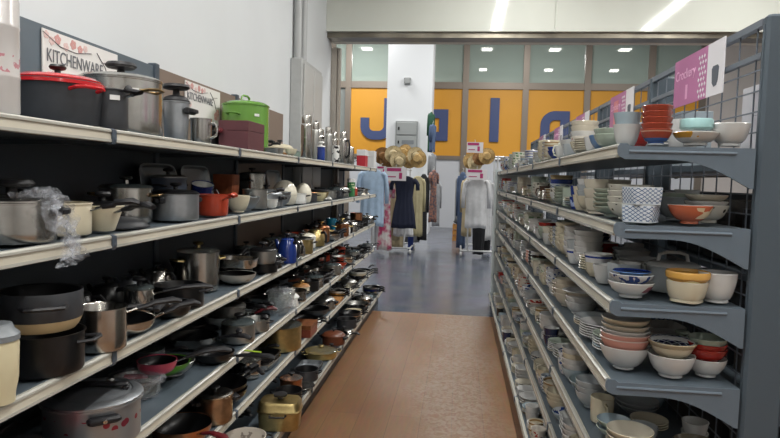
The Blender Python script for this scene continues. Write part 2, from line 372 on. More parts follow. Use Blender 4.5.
# pillar with its switch and electrical panel
px0, px1 = on_y(387, 100, 16.6)[0], on_y(432, 100, 16.6)[0]
structure('wall_pillar', MB().box(px0, px1, 16.6, 17.8, 0, 6.2), mat('pillar_paint', '#dcdfe2', .6))
x, z = on_y(407.5, 81, 16.58)
t = empty('wall_switch_box'); t.location = (x, 16.6, z); tag(t, 'small grey square box high on the white pillar', 'electrical box')
part('case', MB().box(-.09, .09, -.06, 0, -.09, .09, ch=.01), mat('grey_metal_box', '#8d9090', .4), t); part('cover', MB().box(-.06, .06, -.075, -.06, -.06, .06, ch=.005), mat('light_grey_cover', '#9fa2a2', .4), t)
x0, z1 = on_y(396, 121, 16.58); x1, z0 = on_y(417.5, 150, 16.58)
t = empty('electrical_panel'); t.location = ((x0+x1)/2, 16.6, z0); w = (x1-x0)/2; h = z1-z0
tag(t, 'grey metal electrical panel with two doors on the front of the white pillar', 'electrical panel')
GB = mat('panel_grey', '#8e9292', .4)
part('case', MB().box(-w, w, -.1, 0, 0, h, ch=.01), GB, t)
for a, b in ((.04, h*.46), (h*.52, h-.04)): 
    d = part('door', MB().box(-w+.04, w-.04, -.118, -.1, a, b, ch=.006), mat('panel_door', '#9a9e9e', .35), t)
    part('latch', MB().box(-w+.07, -w+.11, -.13, -.118, (a+b)/2-.04, (a+b)/2+.04), BLACKP, d, smooth=False)
    if a < .1: part('window_strip', MB().box(-.12, .2, -.124, -.118, b-.2, b-.1), GREYP, d, smooth=False)
# electrical cabinet and pipes on the left wall
t = empty('wall_cabinet'); t.location = (-1.4, 0, 0); tag(t, 'tall grey metal cabinet fixed to left wall below two vertical pipes', 'cabinet')
PG = mat('pipe_cabinet_grey', '#abacab', .4, noise=.06)
part('case', MB().box(0, .1, 4.95, 5.66, 1.2, 2.42, ch=.008), PG, t)
part('door', MB().box(.1, .115, 4.98, 5.3, 1.25, 2.38, ch=.004), mat('cabinet_door', '#b2b2b0', .4), t)
d = part('door', MB().box(.1, .115, 5.32, 5.63, 1.25, 2.38, ch=.004), MATS['cabinet_door'], t)
part('handle', MB().box(.115, .14, 5.34, 5.37, 1.7, 1.95, ch=.005), BLACKP, d)
for yv, nm in ((5.02, 'nearer'), (5.2, 'farther')):
    o = part('wall_pipe', MB().tube([(-1.36, yv, 2.425), (-1.36, yv, 3.78)], .032, 12), mat('pipe_grey', '#a4a6a6', .4)); tag(o, f'{nm} of the two grey vertical pipes rising above the wall cabinet', 'pipe', 'pipes above the wall cabinet')
# ------------------------------------------------------------------ shop ceiling lamps
def tube_light(x, y, L=2.4, power=60, z=3.7, label=''):
    r = empty('ceiling_tube_light'); r.location = (x, y, z); tag(r, label, 'light', 'fluorescent tubes on the shop ceiling')
    part('housing', MB().box(-.07, .07, -L/2, L/2, .03, .1, ch=.01), mat('lamp_housing', '#dedfdc', .5), r)
    part('tube', MB().tube([(0, -L/2+.03, 0), (0, L/2-.03, 0)], .014, 10), mat('tube_glow', '#fafcf6', .5, emit=9), r)
    ld = bpy.data.lights.new('tube_lamp', 'AREA'); ld.shape = 'RECTANGLE'; ld.size = .09; ld.size_y = L; ld.energy = power; ld.color = (1, .985, .95)
    lo = bpy.data.objects.new('tube_lamp', ld); C.objects.link(lo); lo.parent = r; lo.location = (0, 0, -.03)
TW = 60
for i, x in enumerate((-.9, .44, 2.55)):  # leftmost line is added to keep the left wall lit
    for j, y in enumerate((-2.4, .9, 4.4)):
        if i == 0 and j == 2: continue
        tube_light(x, y, label=f'fluorescent tube light, {("left","middle","right")[i]} line, {("rear","central","forward")[j]} one, on the shop ceiling', power=TW*(.3, .7, 1.02)[j])
for x, y in ((-4, 12), (1.5, 9.2), (1.5, 15), (6, 12), (-3, 16.5)):
    r = empty('ceiling_panel_light'); r.location = (x, y, 6.15); tag(r, {(-4, 12): 'square corridor ceiling light nearest the left wall side', (1.5, 9.2): 'square corridor ceiling light closest to the shop opening', (1.5, 15): 'square corridor ceiling light before the letter l on the sign', (6, 12): 'square corridor ceiling light farthest right', (-3, 16.5): 'square corridor ceiling light beside the white pillar'}[(x, y)], 'light', 'corridor ceiling panels')
    part('panel_frame', MB().box(-.65, .65, -.65, .65, 0, .045), MATS['lamp_housing'], r, smooth=False)
    ld = bpy.data.lights.new('panel_lamp', 'AREA'); ld.size = 1.2; ld.energy = 230; ld.color = (1, .99, .96)
    lo = bpy.data.objects.new('panel_lamp', ld); C.objects.link(lo); lo.parent = r; lo.location = (0, 0, -.01)
for x in (-3, 2.5):
    ld = bpy.data.lights.new('store_fill', 'AREA'); ld.size = 1.0; ld.energy = 260  # unseen fill, added to brighten the interior behind the panes
    lo = bpy.data.objects.new('store_fill', ld); C.objects.link(lo); lo.location = (x, 22.5, zh+.15)
w = bpy.data.worlds.new('world'); S.world = w; w.use_nodes = True
w.node_tree.nodes['Background'].inputs[0].default_value = (.8, .85, .9, 1); w.node_tree.nodes['Background'].inputs[1].default_value = .25
S.view_settings.exposure = 0
# ------------------------------------------------------------------ shelving
LZ = [1.577, 1.279, .946, .65, .392, .165]
RZ = [1.574, 1.356, 1.137, .913, .649, .389, .152]
XL, XLB, XR, XRB = -.97, -.86, .43, .38
SN = {6: ['top shelf', 'second shelf', 'third shelf', 'fourth shelf', 'fifth shelf', 'bottom shelf'],
      7: ['top shelf', 'second shelf', 'third shelf', 'fourth shelf', 'fifth shelf', 'sixth shelf', 'bottom shelf']}
SN = {'L': SN[6], 'R': SN[7]}
def add_shelf(root, xf, xb, y0, y1, z, clips=True):
    s = 1 if xb > xf else -1          # s: direction from the front to the back
    a, b = sorted((xf+s*.016, xb))
    sh = part('shelf', MB().box(a, b, y0+.001, y1-.001, z-.03, z-.006).box(*sorted((xf+s*.014, xf+s*.022)), y0+.001, y1-.001, z-.03, z), SHELF, root, smooth=False)
    pr = [(xf, z-.032), (xf+s*.003, z-.036), (xf+s*.014, z-.036), (xf+s*.014, z-.001), (xf+s*.010, z), (xf+s*.004, z-.004)]
    e1 = [(xf-s*.0015, z-.009), (xf-s*.0015, z-.003), (xf+s*.003, z+.0005), (xf+s*.01, z+.0012), (xf+s*.01, z+.0002), (xf+s*.0035, z-.0045)]
    e2 = [(xf-s*.002, z-.036), (xf-s*.002, z-.029), (xf-s*.0004, z-.029), (xf-s*.0002, z-.035), (xf+s*.003, z-.0362), (xf+s*.003, z-.038)]
    ps = part('price_strip', MB().prism(pr, y0+.006, y1-.006, 'y').prism(e1, y0+.006, y1-.006, 'y', 1).prism(e2, y0+.006, y1-.006, 'y', 1), [STRIP, STRIPR], sh, smooth=False)
    if clips:
        c = [(xf-s*.006, z-.022), (xf-s*.006, z-.03), (xf-s*.001, z-.042), (xf+s*.014, z-.044), (xf+s*.014, z-.037), (xf-.0*s, z-.037), (xf-s*.0005, z-.004), (xf+s*.012, z+.0002), (xf+s*.012, z+.0014), (xf+s*.004, z+.0014), (xf-s*.005, z-.002)]
        part('clip', MB().prism(c, y1-.011, y1+.008, 'y'), CLIP, sh, smooth=False)
    return sh
def rack_l():
    r = empty('shelving_rack'); r.location = (0, 0, 0)
    tag(r, 'long blue-grey shelving rack of pots and pans against the white left wall', 'shelving rack')
    js = [-.356, .644, 1.644, 2.644, 3.644, 4.644, 5.644, 6.644, 7.14]
    for k in range(8):
        for i, z in enumerate(LZ):
            add_shelf(r, XLB if i == 5 else XL, -1.36, js[k], js[k+1], z)
        part('base_plinth', MB().box(-1.36, XLB-.05, js[k]+.001, js[k+1]-.001, 0.001, LZ[5]-.031), mat('dark_plinth', '#3b3f44', .5), r, smooth=False)
        top = 1.93 if k < 5 else 1.66
        if k >= 4: part('back_panel', MB().box(-1.385, -1.362, js[k]+.002, js[k+1]-.002, .14, top-.002), mat('brown_hardboard', '#7b6a5e', .6) if k == 4 else mat('shaded_back_panel', '#3d444b', .6), r, smooth=False)
        else:
            part('back_panel', MB().box(-1.385, -1.362, js[k]+.002, js[k+1]-.002, .14, 1.55), MATS.get('shaded_back_panel') or mat('shaded_back_panel', '#3d444b', .6), r, smooth=False)  # shelf blue-grey darkened: shade under the shelves is put into the colour
            part('back_panel', MB().box(-1.385, -1.362, js[k]+.002, js[k+1]-.002, 1.552, top-.002), SHELF if k < 2 or k == 2 else MATS.get('brown_hardboard') or mat('brown_hardboard', '#7b6a5e', .6), r, smooth=False)
        part('upright', MB().box(-1.392, -1.35, js[k]-.018, js[k]+.018, .01, top+.012, ch=.004), mat('dark_upright', '#3f4954', .45), r)
        for z in LZ[:5]:
            part('bracket', MB().prism([(-1.35, z-.032), (-1.35, z-.05), (-1.3, z-.048), (XL-.04, z-.04), (XL-.02, z-.032)], js[k]+.02, js[k]+.024, 'y'), SHELFD, r, smooth=False)
    part('upright', MB().box(-1.392, -1.35, 7.145, 7.18, .01, 1.66, ch=.004), MATS['dark_upright'], r)
rack_l()
def bracket_plate(xf, xb, z, y0, y1, hb=.115, s=1):
    pts = [(xf, z-.008), (xf+s*.006, z+.001), (xf+s*.025, z+.001), (xf+s*.032, z-.006), (xb-s*.002, z-.006), (xb-s*.002, z-hb)]
    n = 8
    for i in range(n+1):
        t = i/n; pts.append((xb-s*(.01+.2*t), z-hb+(hb-.042)*math.sin(t*PI/2)))
    pts += [(xf+s*.02, z-.042), (xf+s*.004, z-.034), (xf, z-.024)]
    mb = MB().prism(pts, y0, y1, 'y')
    mb.tube([(xf+s*.03, y0+.001, z-.021), (xb-s*.05, y0+.001, z-.021)], .005, 8)
    return mb
def rack_r(xf, xfb, xb, js, s, label, ctop, mesh_x=None, levels=RZ):
    r = empty('shelving_rack'); tag(r, label, 'shelving rack')
    for k in range(len(js)-1):
        for i, z in enumerate(levels): add_shelf(r, xfb if i == len(levels)-1 else xf, xb, js[k]+(.004 if k == 0 else 0), js[k+1], z)
        part('base_plinth', MB().box(*sorted((xfb+s*.05, xb)), js[k]+.004, js[k+1]-.001, 0.001, levels[-1]-.031), MATS['dark_plinth'], r, smooth=False)
    for i, z in enumerate(levels[:-1]):
        part('bracket', bracket_plate(xf-s*.002, xb, z, js[0]-.004, js[0]+.003, s=s), BRK, r, smooth=False)
    return r
JR = [1.768+k for k in range(6)]+[7.27]
rr = rack_r(XR, XRB, .788, JR, 1, 'long blue-grey shelving rack of bowls and plates on the right of the aisle', 1.95)
for k, y in enumerate(JR):
    mb = MB().box(.795, .896, y-.004, y+.03, .0, 1.925, ch=.008)
    mb.box(.7935, .7955, y+.008, y+.016, .1, 1.9)
    part('upright', mb, POST, rr)
WIRE = mat('dark_grey_wire', '#6b727c', .4, .2)
for k in range(len(JR)-1):
    y0, y1 = JR[k]+.031, JR[k+1]-.005; mb = MB()
    mb.box(.797, .817, y0, y1, 1.9, 1.92).box(.797, .812, y0, y1, 1.815, 1.83)
    z = .2
    while z < 1.8: mb.box(.8005, .8035, y0, y1, z, z+.004); z += .0565
    y = y0+.04
    while y < y1-.02: mb.box(.8035, .807, y, y+.004, .15, 1.9); y += .108
    part('wire_grid', mb, WIRE, rr, smooth=False)
# end frame of the right rack
EP = part('end_panel', MB().box(.44, .785, 7.275, 7.295, .0, 1.6, ch=.003).box(.40, .44, 7.275, 7.31, 0, 1.6), mat('pale_end_panel', '#bcc5c6', .4), rr)
r2 = rack_r(1.30, 1.33, .90, [1.9, 2.9, 3.9, 4.9], -1, 'far side of the right-hand rack seen through its wire grid', 1.95, levels=[1.55, 1.2, .85, .5, .15])
part('upright', MB().box(.912, 1.01, 1.764, 1.79, 0, 1.925, ch=.008), POST, r2)
# ------------------------------------------------------------------ signs on the racks
SIGNW = mat('sign_paper', '#ddd9d6', .5)
BLOS = mat('blossom_pink', '#d6bab6', .6); BLOS2 = mat('blossom_red', '#c99590', .6); TWIG = mat('twig_grey', '#6b6264', .6); INK = mat('sign_ink', '#66676c', .6)
def kitchen_sign(y0, y1, ztop, zbot, words, label, rot=0):
    t = empty('shelf_sign'); t.location = (-1.358, y0, zbot); tag(t, label, 'sign'); w, h = y1-y0, ztop-zbot
    part('board', MB().box(0, .004, 0, w, 0, h), SIGNW, t, smooth=False)
    rnd = random.Random(3)
    fl = MB()
    for (cy, cz, rad, mi) in [(.04, .92, .013, 0), (.1, .85, .014, 0), (.17, .9, .016, 1), (.27, .83, .014, 0), (.36, .9, .016, 1), (.45, .86, .014, 1), (.52, .9, .012, 0), (.07, .3, .017, 0), (.13, .4, .012, 0), (.86, .25, .022, 1), (.92, .36, .02, 1), (.95, .2, .018, 0)]:
        for k in range(5):
            a = 2*PI*k/5+cy*9; py = cy*w+math.cos(a)*rad*.6; pz = cz*h+math.sin(a)*rad*.6; q = rad*.48
            fl.prism([(py+q*math.cos(b), pz+q*math.sin(b)) for b in [2*PI*j/8 for j in range(8)]], .0042, .0052+k*.0001, 'x', mi)
    part('blossoms', fl, [BLOS, BLOS2], t, smooth=False)
    tw = MB()
    for pts in ([(0, .95), (.2, .8), (.4, .78), (.6, .86)], [(.68, .9), (.8, .7), (.88, .4)], [(.75, .76), (.9, .8)]):
        tw.tube([(.0052, a*w, b*h) for a, b in pts], .0016, 5)
    part('twigs', tw, TWIG, t)
    tx = text_mesh('lettering', words, .062*h/.2*1.15, INK, t, .0006)
    # squeeze to the board's width, facing the aisle
    bb = [v.co.x for v in tx.data.vertices]; k = w*.72/(max(bb)-min(bb))
    tx.matrix_local = Matrix.Translation((.006, w*.035, h*.53)) @ Matrix(((0, 0, 1, 0), (1, 0, 0, 0), (0, 1, 0, 0), (0, 0, 0, 1))) @ Matrix.Diagonal((k, .8, 1, 1))
    return t
kitchen_sign(1.885, 2.325, 1.915, 1.70, 'KITCHENWARE', 'white KITCHENWARE sign with red blossoms on the board above the left rack')
kitchen_sign(2.93, 3.37, 1.915, 1.73, 'KITCHENWARE', 'second, half-hidden blossom sign farther along the board, above the steel jug')
PINK = mat('pink_banner', '#b06b96', .5, noise=.12, nscale=5); BW = mat('banner_white', '#d9d6da', .45); CUPD = mat('printed_grey_cup', '#4d525c', .5); SALM = mat('salmon_print', '#cc7c7c', .5)
NMB = ['nearest', 'second', 'third', 'fourth', 'fifth']
for k in range(5):
    y0 = 2.01+k*1.0; t = empty('hanging_banner'); t.location = (.793, y0, 1.912)
    tag(t, f'pink and white printed banner hanging on wire grid, {NMB[k]} along the right rack', 'banner', 'pink banners along the right rack')
    part('white_panel', MB().box(-.006, -.003, 0, .13, -.16, .01), BW, t, smooth=False)
    pk = part('pink_panel', MB().box(-.006, -.003, .13, .44, -.16, .01), PINK, t, smooth=False)
    mb = MB()
    for a in range(3):
        for b in range(8):
            cy, cz = .145+a*.022+(b % 2)*.011, -.148+b*.0185
            mb.prism([(cy-.007, cz), (cy, cz-.007), (cy+.007, cz), (cy, cz+.007)], -.0068, -.006, 'x')
    part('diamond_pattern', mb, BW, t, smooth=False)
    part('cup_print', MB().prism([(.035, -.075), (.04, -.115), (.05, -.13), (.07, -.133), (.085, -.12), (.09, -.075), (.08, -.067), (.045, -.067)], -.0068, -.006, 'x'), CUPD, t, smooth=False)
    part('print_block', MB().box(-.0068, -.006, .27, .36, -.15, -.02) if k == 1 else MB().box(-.0068, -.006, .30, .32, -.14, -.09), SALM if k == 1 else mat('light_pink_print', '#d39abd', .5), t, smooth=False)
    tx = text_mesh('lettering', 'Crockery', .05, mat('banner_lettering', '#dba9c8', .5), t, .0004)
    tx.matrix_local = Matrix.Translation((-.0066, .425, -.065)) @ Matrix(((0, 0, -1, 0), (-1, 0, 0, 0), (0, 1, 0, 0), (0, 0, 0, 1)))
# ------------------------------------------------------------------ kitchenware
QA = .7*PI/2; SQ = math.sin(QA); CQ = 1-math.cos(QA)
def bowl_prof(R, H, foot=.45, p=1., t=.003, fh=.008):
    fr = R*foot; o = [(0, .003), (fr*.82, .003), (fr*.85, 0), (fr, 0), (fr, fh)]
    n = 8
    for i in range(1, n+1):
        s = i/n; o.append((fr+(R-fr)*(math.sin(s*QA)/SQ)**p, fh+(H-fh)*((1-math.cos(s*QA))/CQ)**.9))
    o.append((R-t*.5, H+.0012)); inn = [(R-t, H-.001)]
    for i in range(n-1, -1, -1):
        s = i/n; z = fh+t*.8+(H-fh-t*.8)*((1-math.cos(s*QA))/CQ)**.9; inn.append((max(fr-t+(R-fr)*(math.sin(s*QA)/SQ)**p, .001), min(z, H-.002)))
    inn.append((0, fh+t)); return o+inn, len(o)
def cyl_prof(R, H, t=.003, r0=None, lip=0, bev=.008):
    r0 = r0 or R
    o = [(0, 0), (r0-bev, 0), (r0-bev*.3, bev*.3), (r0, bev)]+[(r0+(R-r0)*s, bev+(H-bev)*s) for s in (.25, .5, .75, 1)]
    if lip: o += [(R+lip, H+.001), (R+lip, H+.004), (R, H+.005)]
    k = len(o); inn = [(R-t, H), (r0-t, bev+t), (r0-bev, t), (0, t)]
    return o+inn, k
def superell(e, ax=1, ay=1):
    def m(a, j, z):
        c, s = math.cos(a), math.sin(a); k = (abs(c)**e+abs(s)**e)**(-1/e); return (k*c*ax, k*s*ay)
    return m
def facet(n):
    def m(a, j, z):
        w = 2*PI/n; b = (a % w)-w/2; return math.cos(w/2)/math.cos(b)*1.0
    return m
def flute(n, amp):
    return lambda a, j, z: 1+amp*math.cos(n*a)*min(1, z*25)
def scal(n, amp):
    def m(a, j, z): return (math.cos(a), math.sin(a), amp*math.cos(n*a)*(1 if z > .03 else 0))
    return m
def root_for(name): return empty(name)
def lid_part(root, R, z, lm, km, dome=.25, knob='round', rim=None):
    mb = MB(); pr = [(R, 0), (R, .004), (R*.93, .008)]+[(R*.93*math.cos(s*PI/2), .008+R*dome*math.sin(s*PI/2)) for s in (.2, .4, .6, .8)]+[(0, .008+R*dome)]+[(0, .005+R*dome)]+[(R*.9*math.cos(s*PI/2), .004+R*dome*math.sin(s*PI/2)) for s in (.8, .5, .2)]+[(R*.92, .001), (R, 0)]
    mb.lathe(pr, 28)
    l = part('lid', mb, lm, root, (0, 0, z)); zt = .008+R*dome
    kb = MB()
    if knob == 'round': kb.lathe([(0, -.002), (.009, -.002), (.008, .012), (.02, .016), (.023, .022), (.019, .028), (0, .03)], 16)
    elif knob == 'bar': kb.tube([(-.045, 0, -.006), (-.04, 0, .02), (-.02, 0, .028), (.02, 0, .028), (.04, 0, .02), (.045, 0, -.006)], .006, 8)
    else: kb.lathe([(0, -.002), (.014, -.002), (.012, .018), (.045, .022), (.052, .03), (.045, .04), (0, .044)], 18)
    part('knob', kb, km, l, (0, 0, zt)); return l
def side_handle(root, R, z, m, kind='loop', sides=(0, PI), size=1):
    for a in sides:
        mb = MB(); e = .032*size; w = .035*size
        if kind == 'loop': mb.tube([(R-.003, -w, 0), (R+e*.7, -w, .004), (R+e, -w*.5, .006), (R+e, w*.5, .006), (R+e*.7, w, .004), (R-.003, w, 0)], .0048*size, 8)
        elif kind == 'box': mb.box(R-.004, R+e*.55, -w, w, -.012*size, .012*size, ch=.004).box(R+e*.3, R+e, -w*.7, w*.7, -.008, .008, ch=.003)
        else: mb.tube([(R-.003, -w, 0), (R+e, -w*.8, .004), (R+e*1.25, 0, .006), (R+e, w*.8, .004), (R-.003, w, 0)], .008*size, 8, flat=.6)
        part('handle', mb, m, root, (0, 0, z), (0, 0, a))
def stockpot(name, R, H, bm, lm=None, km=None, hm=None, im=None, hk='loop', dome=.12, knob='round', taper=1., lidz=0):
    root = empty(name); pr, k = cyl_prof(R, H, .003, R*taper, .004)
    part('body', MB().lathe(pr, 36, split=k), [bm, im or bm], root)
    if hk: side_handle(root, R*.98, H*.8, hm or km or BLACKP, hk)
    if lm: lid_part(root, R*1.01, H+.0055, lm, km or BLACKP, dome, knob)
    return root
def long_handle(root, R, z, L, m, a=0, rise=.02, label=None, thick=.0135, ferrule=True):
    mb = MB(); mb.tube([(R+.03, 0, rise*.3), (R+.06, 0, rise*.6), (R+L*.5, 0, rise), (R+L*.85, 0, rise*1.2), (R+L, 0, rise*.9)], thick, 10, flat=.65, rs=[thick*.7, thick*.9, thick, thick*1.25, thick*.8])
    h = part('handle', mb, m, root, (0, 0, z), (0, 0, a))
    if ferrule: part('ferrule', MB().tube([(R-.004, 0, -.004), (R+.02, 0, rise*.2), (R+.04, 0, rise*.4)], .007, 8, flat=.6), STEEL, h)
    return h
def saucepan(name, R, H, bm, hm=None, lm=None, km=None, L=.17, im=None, a=0, helper=False, taper=1, knob='round', dome=.12):
    root = empty(name); pr, k = cyl_prof(R, H, .003, R*taper, .003)
    part('body', MB().lathe(pr, 32, split=k), [bm, im or bm], root)
    long_handle(root, R, H*.85, L, hm or BLACKP, a)
    if lm: lid_part(root, R*1.0, H+.0055, lm, km or BLACKP, dome, knob)
    return root
def frypan(name, R, bm, im, hm, H=.045, L=.18, a=0, rim=None, deep=False):
    root = empty(name); r0 = R*(.55 if deep else .76)
    o = [(0, 0), (r0-.006, 0), (r0, .004)]+[(r0+(R-r0)*math.sin(s*PI/2), .004+(H-.004)*(1-math.cos(s*PI/2))**.8) for s in (.25, .5, .75, 1)]+[(R+.001, H+.002)]
    k = len(o); inn = [(R-.003, H)]+[(r0-.003+(R-r0)*math.sin(s*PI/2), .008+(H-.006)*(1-math.cos(s*PI/2))**.8) for s in (.75, .5, .25)]+[(r0-.006, .005), (0, .004)]
    part('pan', MB().lathe(o+inn, 36, split=k), [bm, im], root)
    if hm: long_handle(root, R, H*.9, L, hm, a, rise=.03)
    return root
def thermos(name, R, H, bm, cm=None, handle=True, a=0):
    root = empty(name)
    part('body', MB().lathe([(0, 0), (R*.95, 0), (R, .006), (R, H*.74), (R*.97, H*.78), (R*.86, H*.8), (0, H*.8)], 24), bm, root)
    part('cap', MB().lathe([(0, H*.8), (R*.88, H*.8), (R*.88, H*.95), (R*.8, H*.985), (R*.4, H), (0, H)], 24), cm or STEEL, root)
    if handle: part('handle', MB().tube([(R-.003, 0, H*.72), (R+.03, 0, H*.74), (R+.045, 0, H*.6), (R+.04, 0, H*.3), (R-.003, 0, H*.2)], .007, 8, flat=1.4), BLACKP, root, rot=(0, 0, a))
    return root
def kettle(name, R, H, bm, hm=None, a=0):
    root = empty(name)
    part('body', MB().lathe([(0, 0), (R*.95, 0), (R, .01), (R*1.02, H*.35), (R*.9, H*.7), (R*.72, H*.86), (R*.7, H*.88), (0, H*.88)], 30), bm, root)
    part('spout', MB().tube([(-R*.85, 0, H*.55), (-R*1.2, 0, H*.7), (-R*1.42, 0, H*.88)], .014, 10, rs=[.02, .014, .01]), bm, root, rot=(0, 0, a))
    lid_part(root, R*.7, H*.882, bm, hm or BLACKP, .18)
    part('handle', MB().tube([(R*.8, 0, H*.8), (R*1.2, 0, H*.84), (R*1.42, 0, H*.7), (R*1.4, 0, H*.35), (R*1.3, 0, H*.25)], .009, 8, flat=1.2), hm or BLACKP, root, rot=(0, 0, a))
    return root
def jug(name, R, H, bm, hm=None, a=0, taper=.95, im=None):
    root = empty(name); pr, k = cyl_prof(R, H, .0025, R*taper, .001, .004)
    part('body', MB().lathe(pr, 24, split=k), [bm, im or bm], root)
    part('handle', MB().tube([(R-.002, 0, H*.85), (R+.018, 0, H*.86), (R+.028, 0, H*.65), (R+.024, 0, H*.35), (R*taper-.002, 0, H*.22)], .0042, 8, flat=1.3), hm or bm, root, rot=(0, 0, a))
    return root
def boxt(name, w, d, h, m, m2=None, lid=.35):
    root = empty(name); part('base', MB().box(-w/2+.001, w/2-.001, -d/2+.001, d/2-.001, 0, h*(1-lid), ch=.001), m, root)
    part('lid', MB().box(-w/2, w/2, -d/2, d/2, h*(1-lid)+.001, h, ch=.001), m2 or m, root); return root
def tray(name, w, d, h, m, e=6):
    root = empty(name); o = [(0, 0), (.9, 0), (.94, .004), (1, h), (1.05, h+.001), (1.05, h+.003), (.985, h+.003), (.93, .006), (.9, .003), (0, .003)]
    part('tray', MB().lathe([(r, z) for r, z in o], 40, mod=superell(e, w/2, d/2)), m, root); return root
def dome_lid(name, R, lm, km, dome=.3, knob='round'):
    root = empty(name); lid_part(root, R, 0, lm, km, dome, knob); return root
def crumple(name, R, H, seed, n=26, rings=16, label=None, drape=0):
    r = random.Random(seed); ph = [(r.uniform(0, 6), r.uniform(2, 9), r.uniform(3, 14)) for _ in range(7)]
    def m(a, j, z):
        q = sum(math.sin(p+k*a+l*j*3) for p, k, l in [(p, round(k), l) for p, k, l in ph])/7
        return 1+.16*q+.06*math.sin(11*a+9*j)
    pr = [(0, H*1.0)]+[(R*min(1, .25+1.3*math.sin(s*PI/2)**.7)*(1+.12*math.sin(7*s+seed)), H*(1-s**1.5)+.002+.004*math.sin(11*s)) for s in [i/rings for i in range(1, rings+1)]]
    return MB().lathe(pr, 48, mod=m)
def film_bag(name, R, H, seed, label, cat='plastic bag', rz=0):
    o = part(name, crumple(name, R, H, seed), FILM, ang=180); tag(o, label, cat); return o
# crockery: shape(name) -> root of one mesh, or of body + handle
def bowl(name, R, H, m, im=None, foot=.45, p=1., mod=None, n=30, fh=.008):
    pr, k = bowl_prof(R, H, foot, p, fh=fh); return part(name, MB().lathe(pr, n, split=k-1, mod=mod), [m, im or m])
def cup(name, R, H, m, im=None, taper=.75, mod=None, n=24):
    r0 = R*taper; o = [(0, .002), (r0*.7, .002), (r0*.75, 0), (r0*.85, 0), (r0*.95, .006)]+[(r0+(R-r0)*s**.8, .006+(H-.006)*s) for s in (.12, .3, .5, .75, 1)]
    k = len(o); inn = [(R-.0035, H)]+[(r0-.0035+(R-r0)*s**.8, .008+(H-.006)*s) for s in (.7, .4, .1)]+[(0, .006)]
    return part(name, MB().lathe(o+inn, n, split=k-1, mod=mod), [m, im or m])
def plate(name, R, m, im=None, H=.018, mod=None, n=32):
    o = [(0, .002), (R*.52, .002), (R*.54, 0), (R*.58, 0), (R*.6, .004), (R*.8, H*.5), (R, H)]
    k = len(o); inn = [(R-.002, H+.002), (R*.78, H*.5+.005), (R*.6, .008), (0, .007)]
    return part(name, MB().lathe(o+inn, n, split=k-1, mod=mod), [m, im or m])
def sqdish(name, w, H, m, im=None, e=5, foot=.8, ay=1):
    pr, k = bowl_prof(1, H, foot, 1.2, .0)
    pr = [(r if i < k else r-.05*min(1, r*3), z if i < k else z+.003) for i, (r, z) in enumerate(pr)]
    pr[-1] = (0, pr[-1][1])
    return part(name, MB().lathe(pr, 40, split=k-1, mod=superell(e, w/2, w/2*ay)), [m, im or m])
# ------------------------------------------------------------------ placing
OCC = {}      # (side, shelf) -> [(x, y, r, name, back)]
NOTES = []
def spot(side, i, u, wpx, back=0, h=.05):
    X0 = (XLB if i == 5 else XL) if side == 'L' else (XRB if i == 6 else XR)
    z = (LZ if side == 'L' else RZ)[i]; r = .06; s = -1 if side == 'L' else 1
    for _ in range(8):
        X = X0+s*((.018 if side == 'R' or i < 2 or back > 0 else -.022)+r+back)
        X = max(X, -1.338+r) if side == 'L' else min(X, .786-r); y = solve_y(u, X, z+h/2); r = wpx/2/F*proj(X, y, z+h/2)[2]
    return X, y, r, z
def x_at(u, y, z):
    X = .6
    for _ in range(12):
        v = proj(X, y, z)[1]; d = ray(u, v); X = d.x*y/d.y
    return X
def spot_end(i, u, wpx, end, h=.04):
    z = RZ[i]; r = .06
    for _ in range(8):
        y = 1.778+.62*r+end; X = x_at(u, y, z+h); r = wpx/2/F*proj(X, y, z+h)[2]
    return min(X, .786-r), y, r, z
def tree_top(o, M=None):
    M = M if M is not None else Matrix.Identity(4); t = -9
    if o.type == 'MESH': t = max((M @ v.co).z for v in o.data.vertices)
    for c in o.children: t = max(t, tree_top(c, M @ c.matrix_basis))
    return t
def gap_over(side, i): return 9 if i == 0 else (LZ[i-1]-.046-LZ[i] if side == 'L' else RZ[i-1]-.05-RZ[i])
def fit(o, side, i, dz=0):
    t = tree_top(o); g = gap_over(side, i)-dz-.004
    if t*o.scale.z > g: NOTES.append(f'fit {side}{i} {o.name} {t:.3f}->{g:.3f}'); o.scale.z = max(.3, g/t)
def px2m(px, y): return px/F*y
def occupy(side, i, x, y, r, nm='', row=None):
    for (a, b, q, n2, rw) in OCC.setdefault((side, i), []):
        d = math.hypot(a-x, b-y)
        if d < r+q-.002: NOTES.append(f'{side}{i} {nm} / {n2} overlap {r+q-d:.3f}')
    OCC[(side, i)].append((x, y, r, nm, row))
def put(o, side, i, x, y, z=None, rz=0, r=None, label=None, cat=None, group=None, tilt=None, row='front', occ=True):
    o.location = (x, y, (LZ if side == 'L' else RZ)[i]+.0015 if z is None else z); o.rotation_euler = (tilt[0], tilt[1], rz) if tilt else (0, 0, rz)
    tag(o, label, cat, group)
    if occ and r: occupy(side, i, x, y, r, o.name, row)
    return o
def item(side, i, u, wpx, hpx, fn, label, cat, back=0, rz=0, row='front', hk=1.0, dz=0, tilt=None, occ=True, group=None, rscale=1.0, end=None):
    """fn(R, H) builds the thing with radius R and height H in metres"""
    x, y, r, z = spot(side, i, u, wpx, back) if end is None else spot_end(i, u, wpx, end)
    H = px2m(hpx, y)*hk
    if z < .8: H = max(H*.5, H-(1.2 if i > 3 else .7)*r*(EYE-z-dz-.08)/y)
    if i == 0 and side == 'L': H *= 1.08
    o = fn(r*rscale, H)
    if o.name.startswith(('stockpot', 'cooking_pot', 'casserole', 'saucepan', 'wrapped', 'lidded', 'pressure', 'roasting')):
        tt = tree_top(o)
        if tt > H and i > 0: o.scale.z = max(.88 if i < 3 else .72, H/tt)
    fit(o, side, i, dz)
    put(o, side, i, x, y, z+.0015+dz, rz, r, label, cat, group, tilt, row, occ); return o
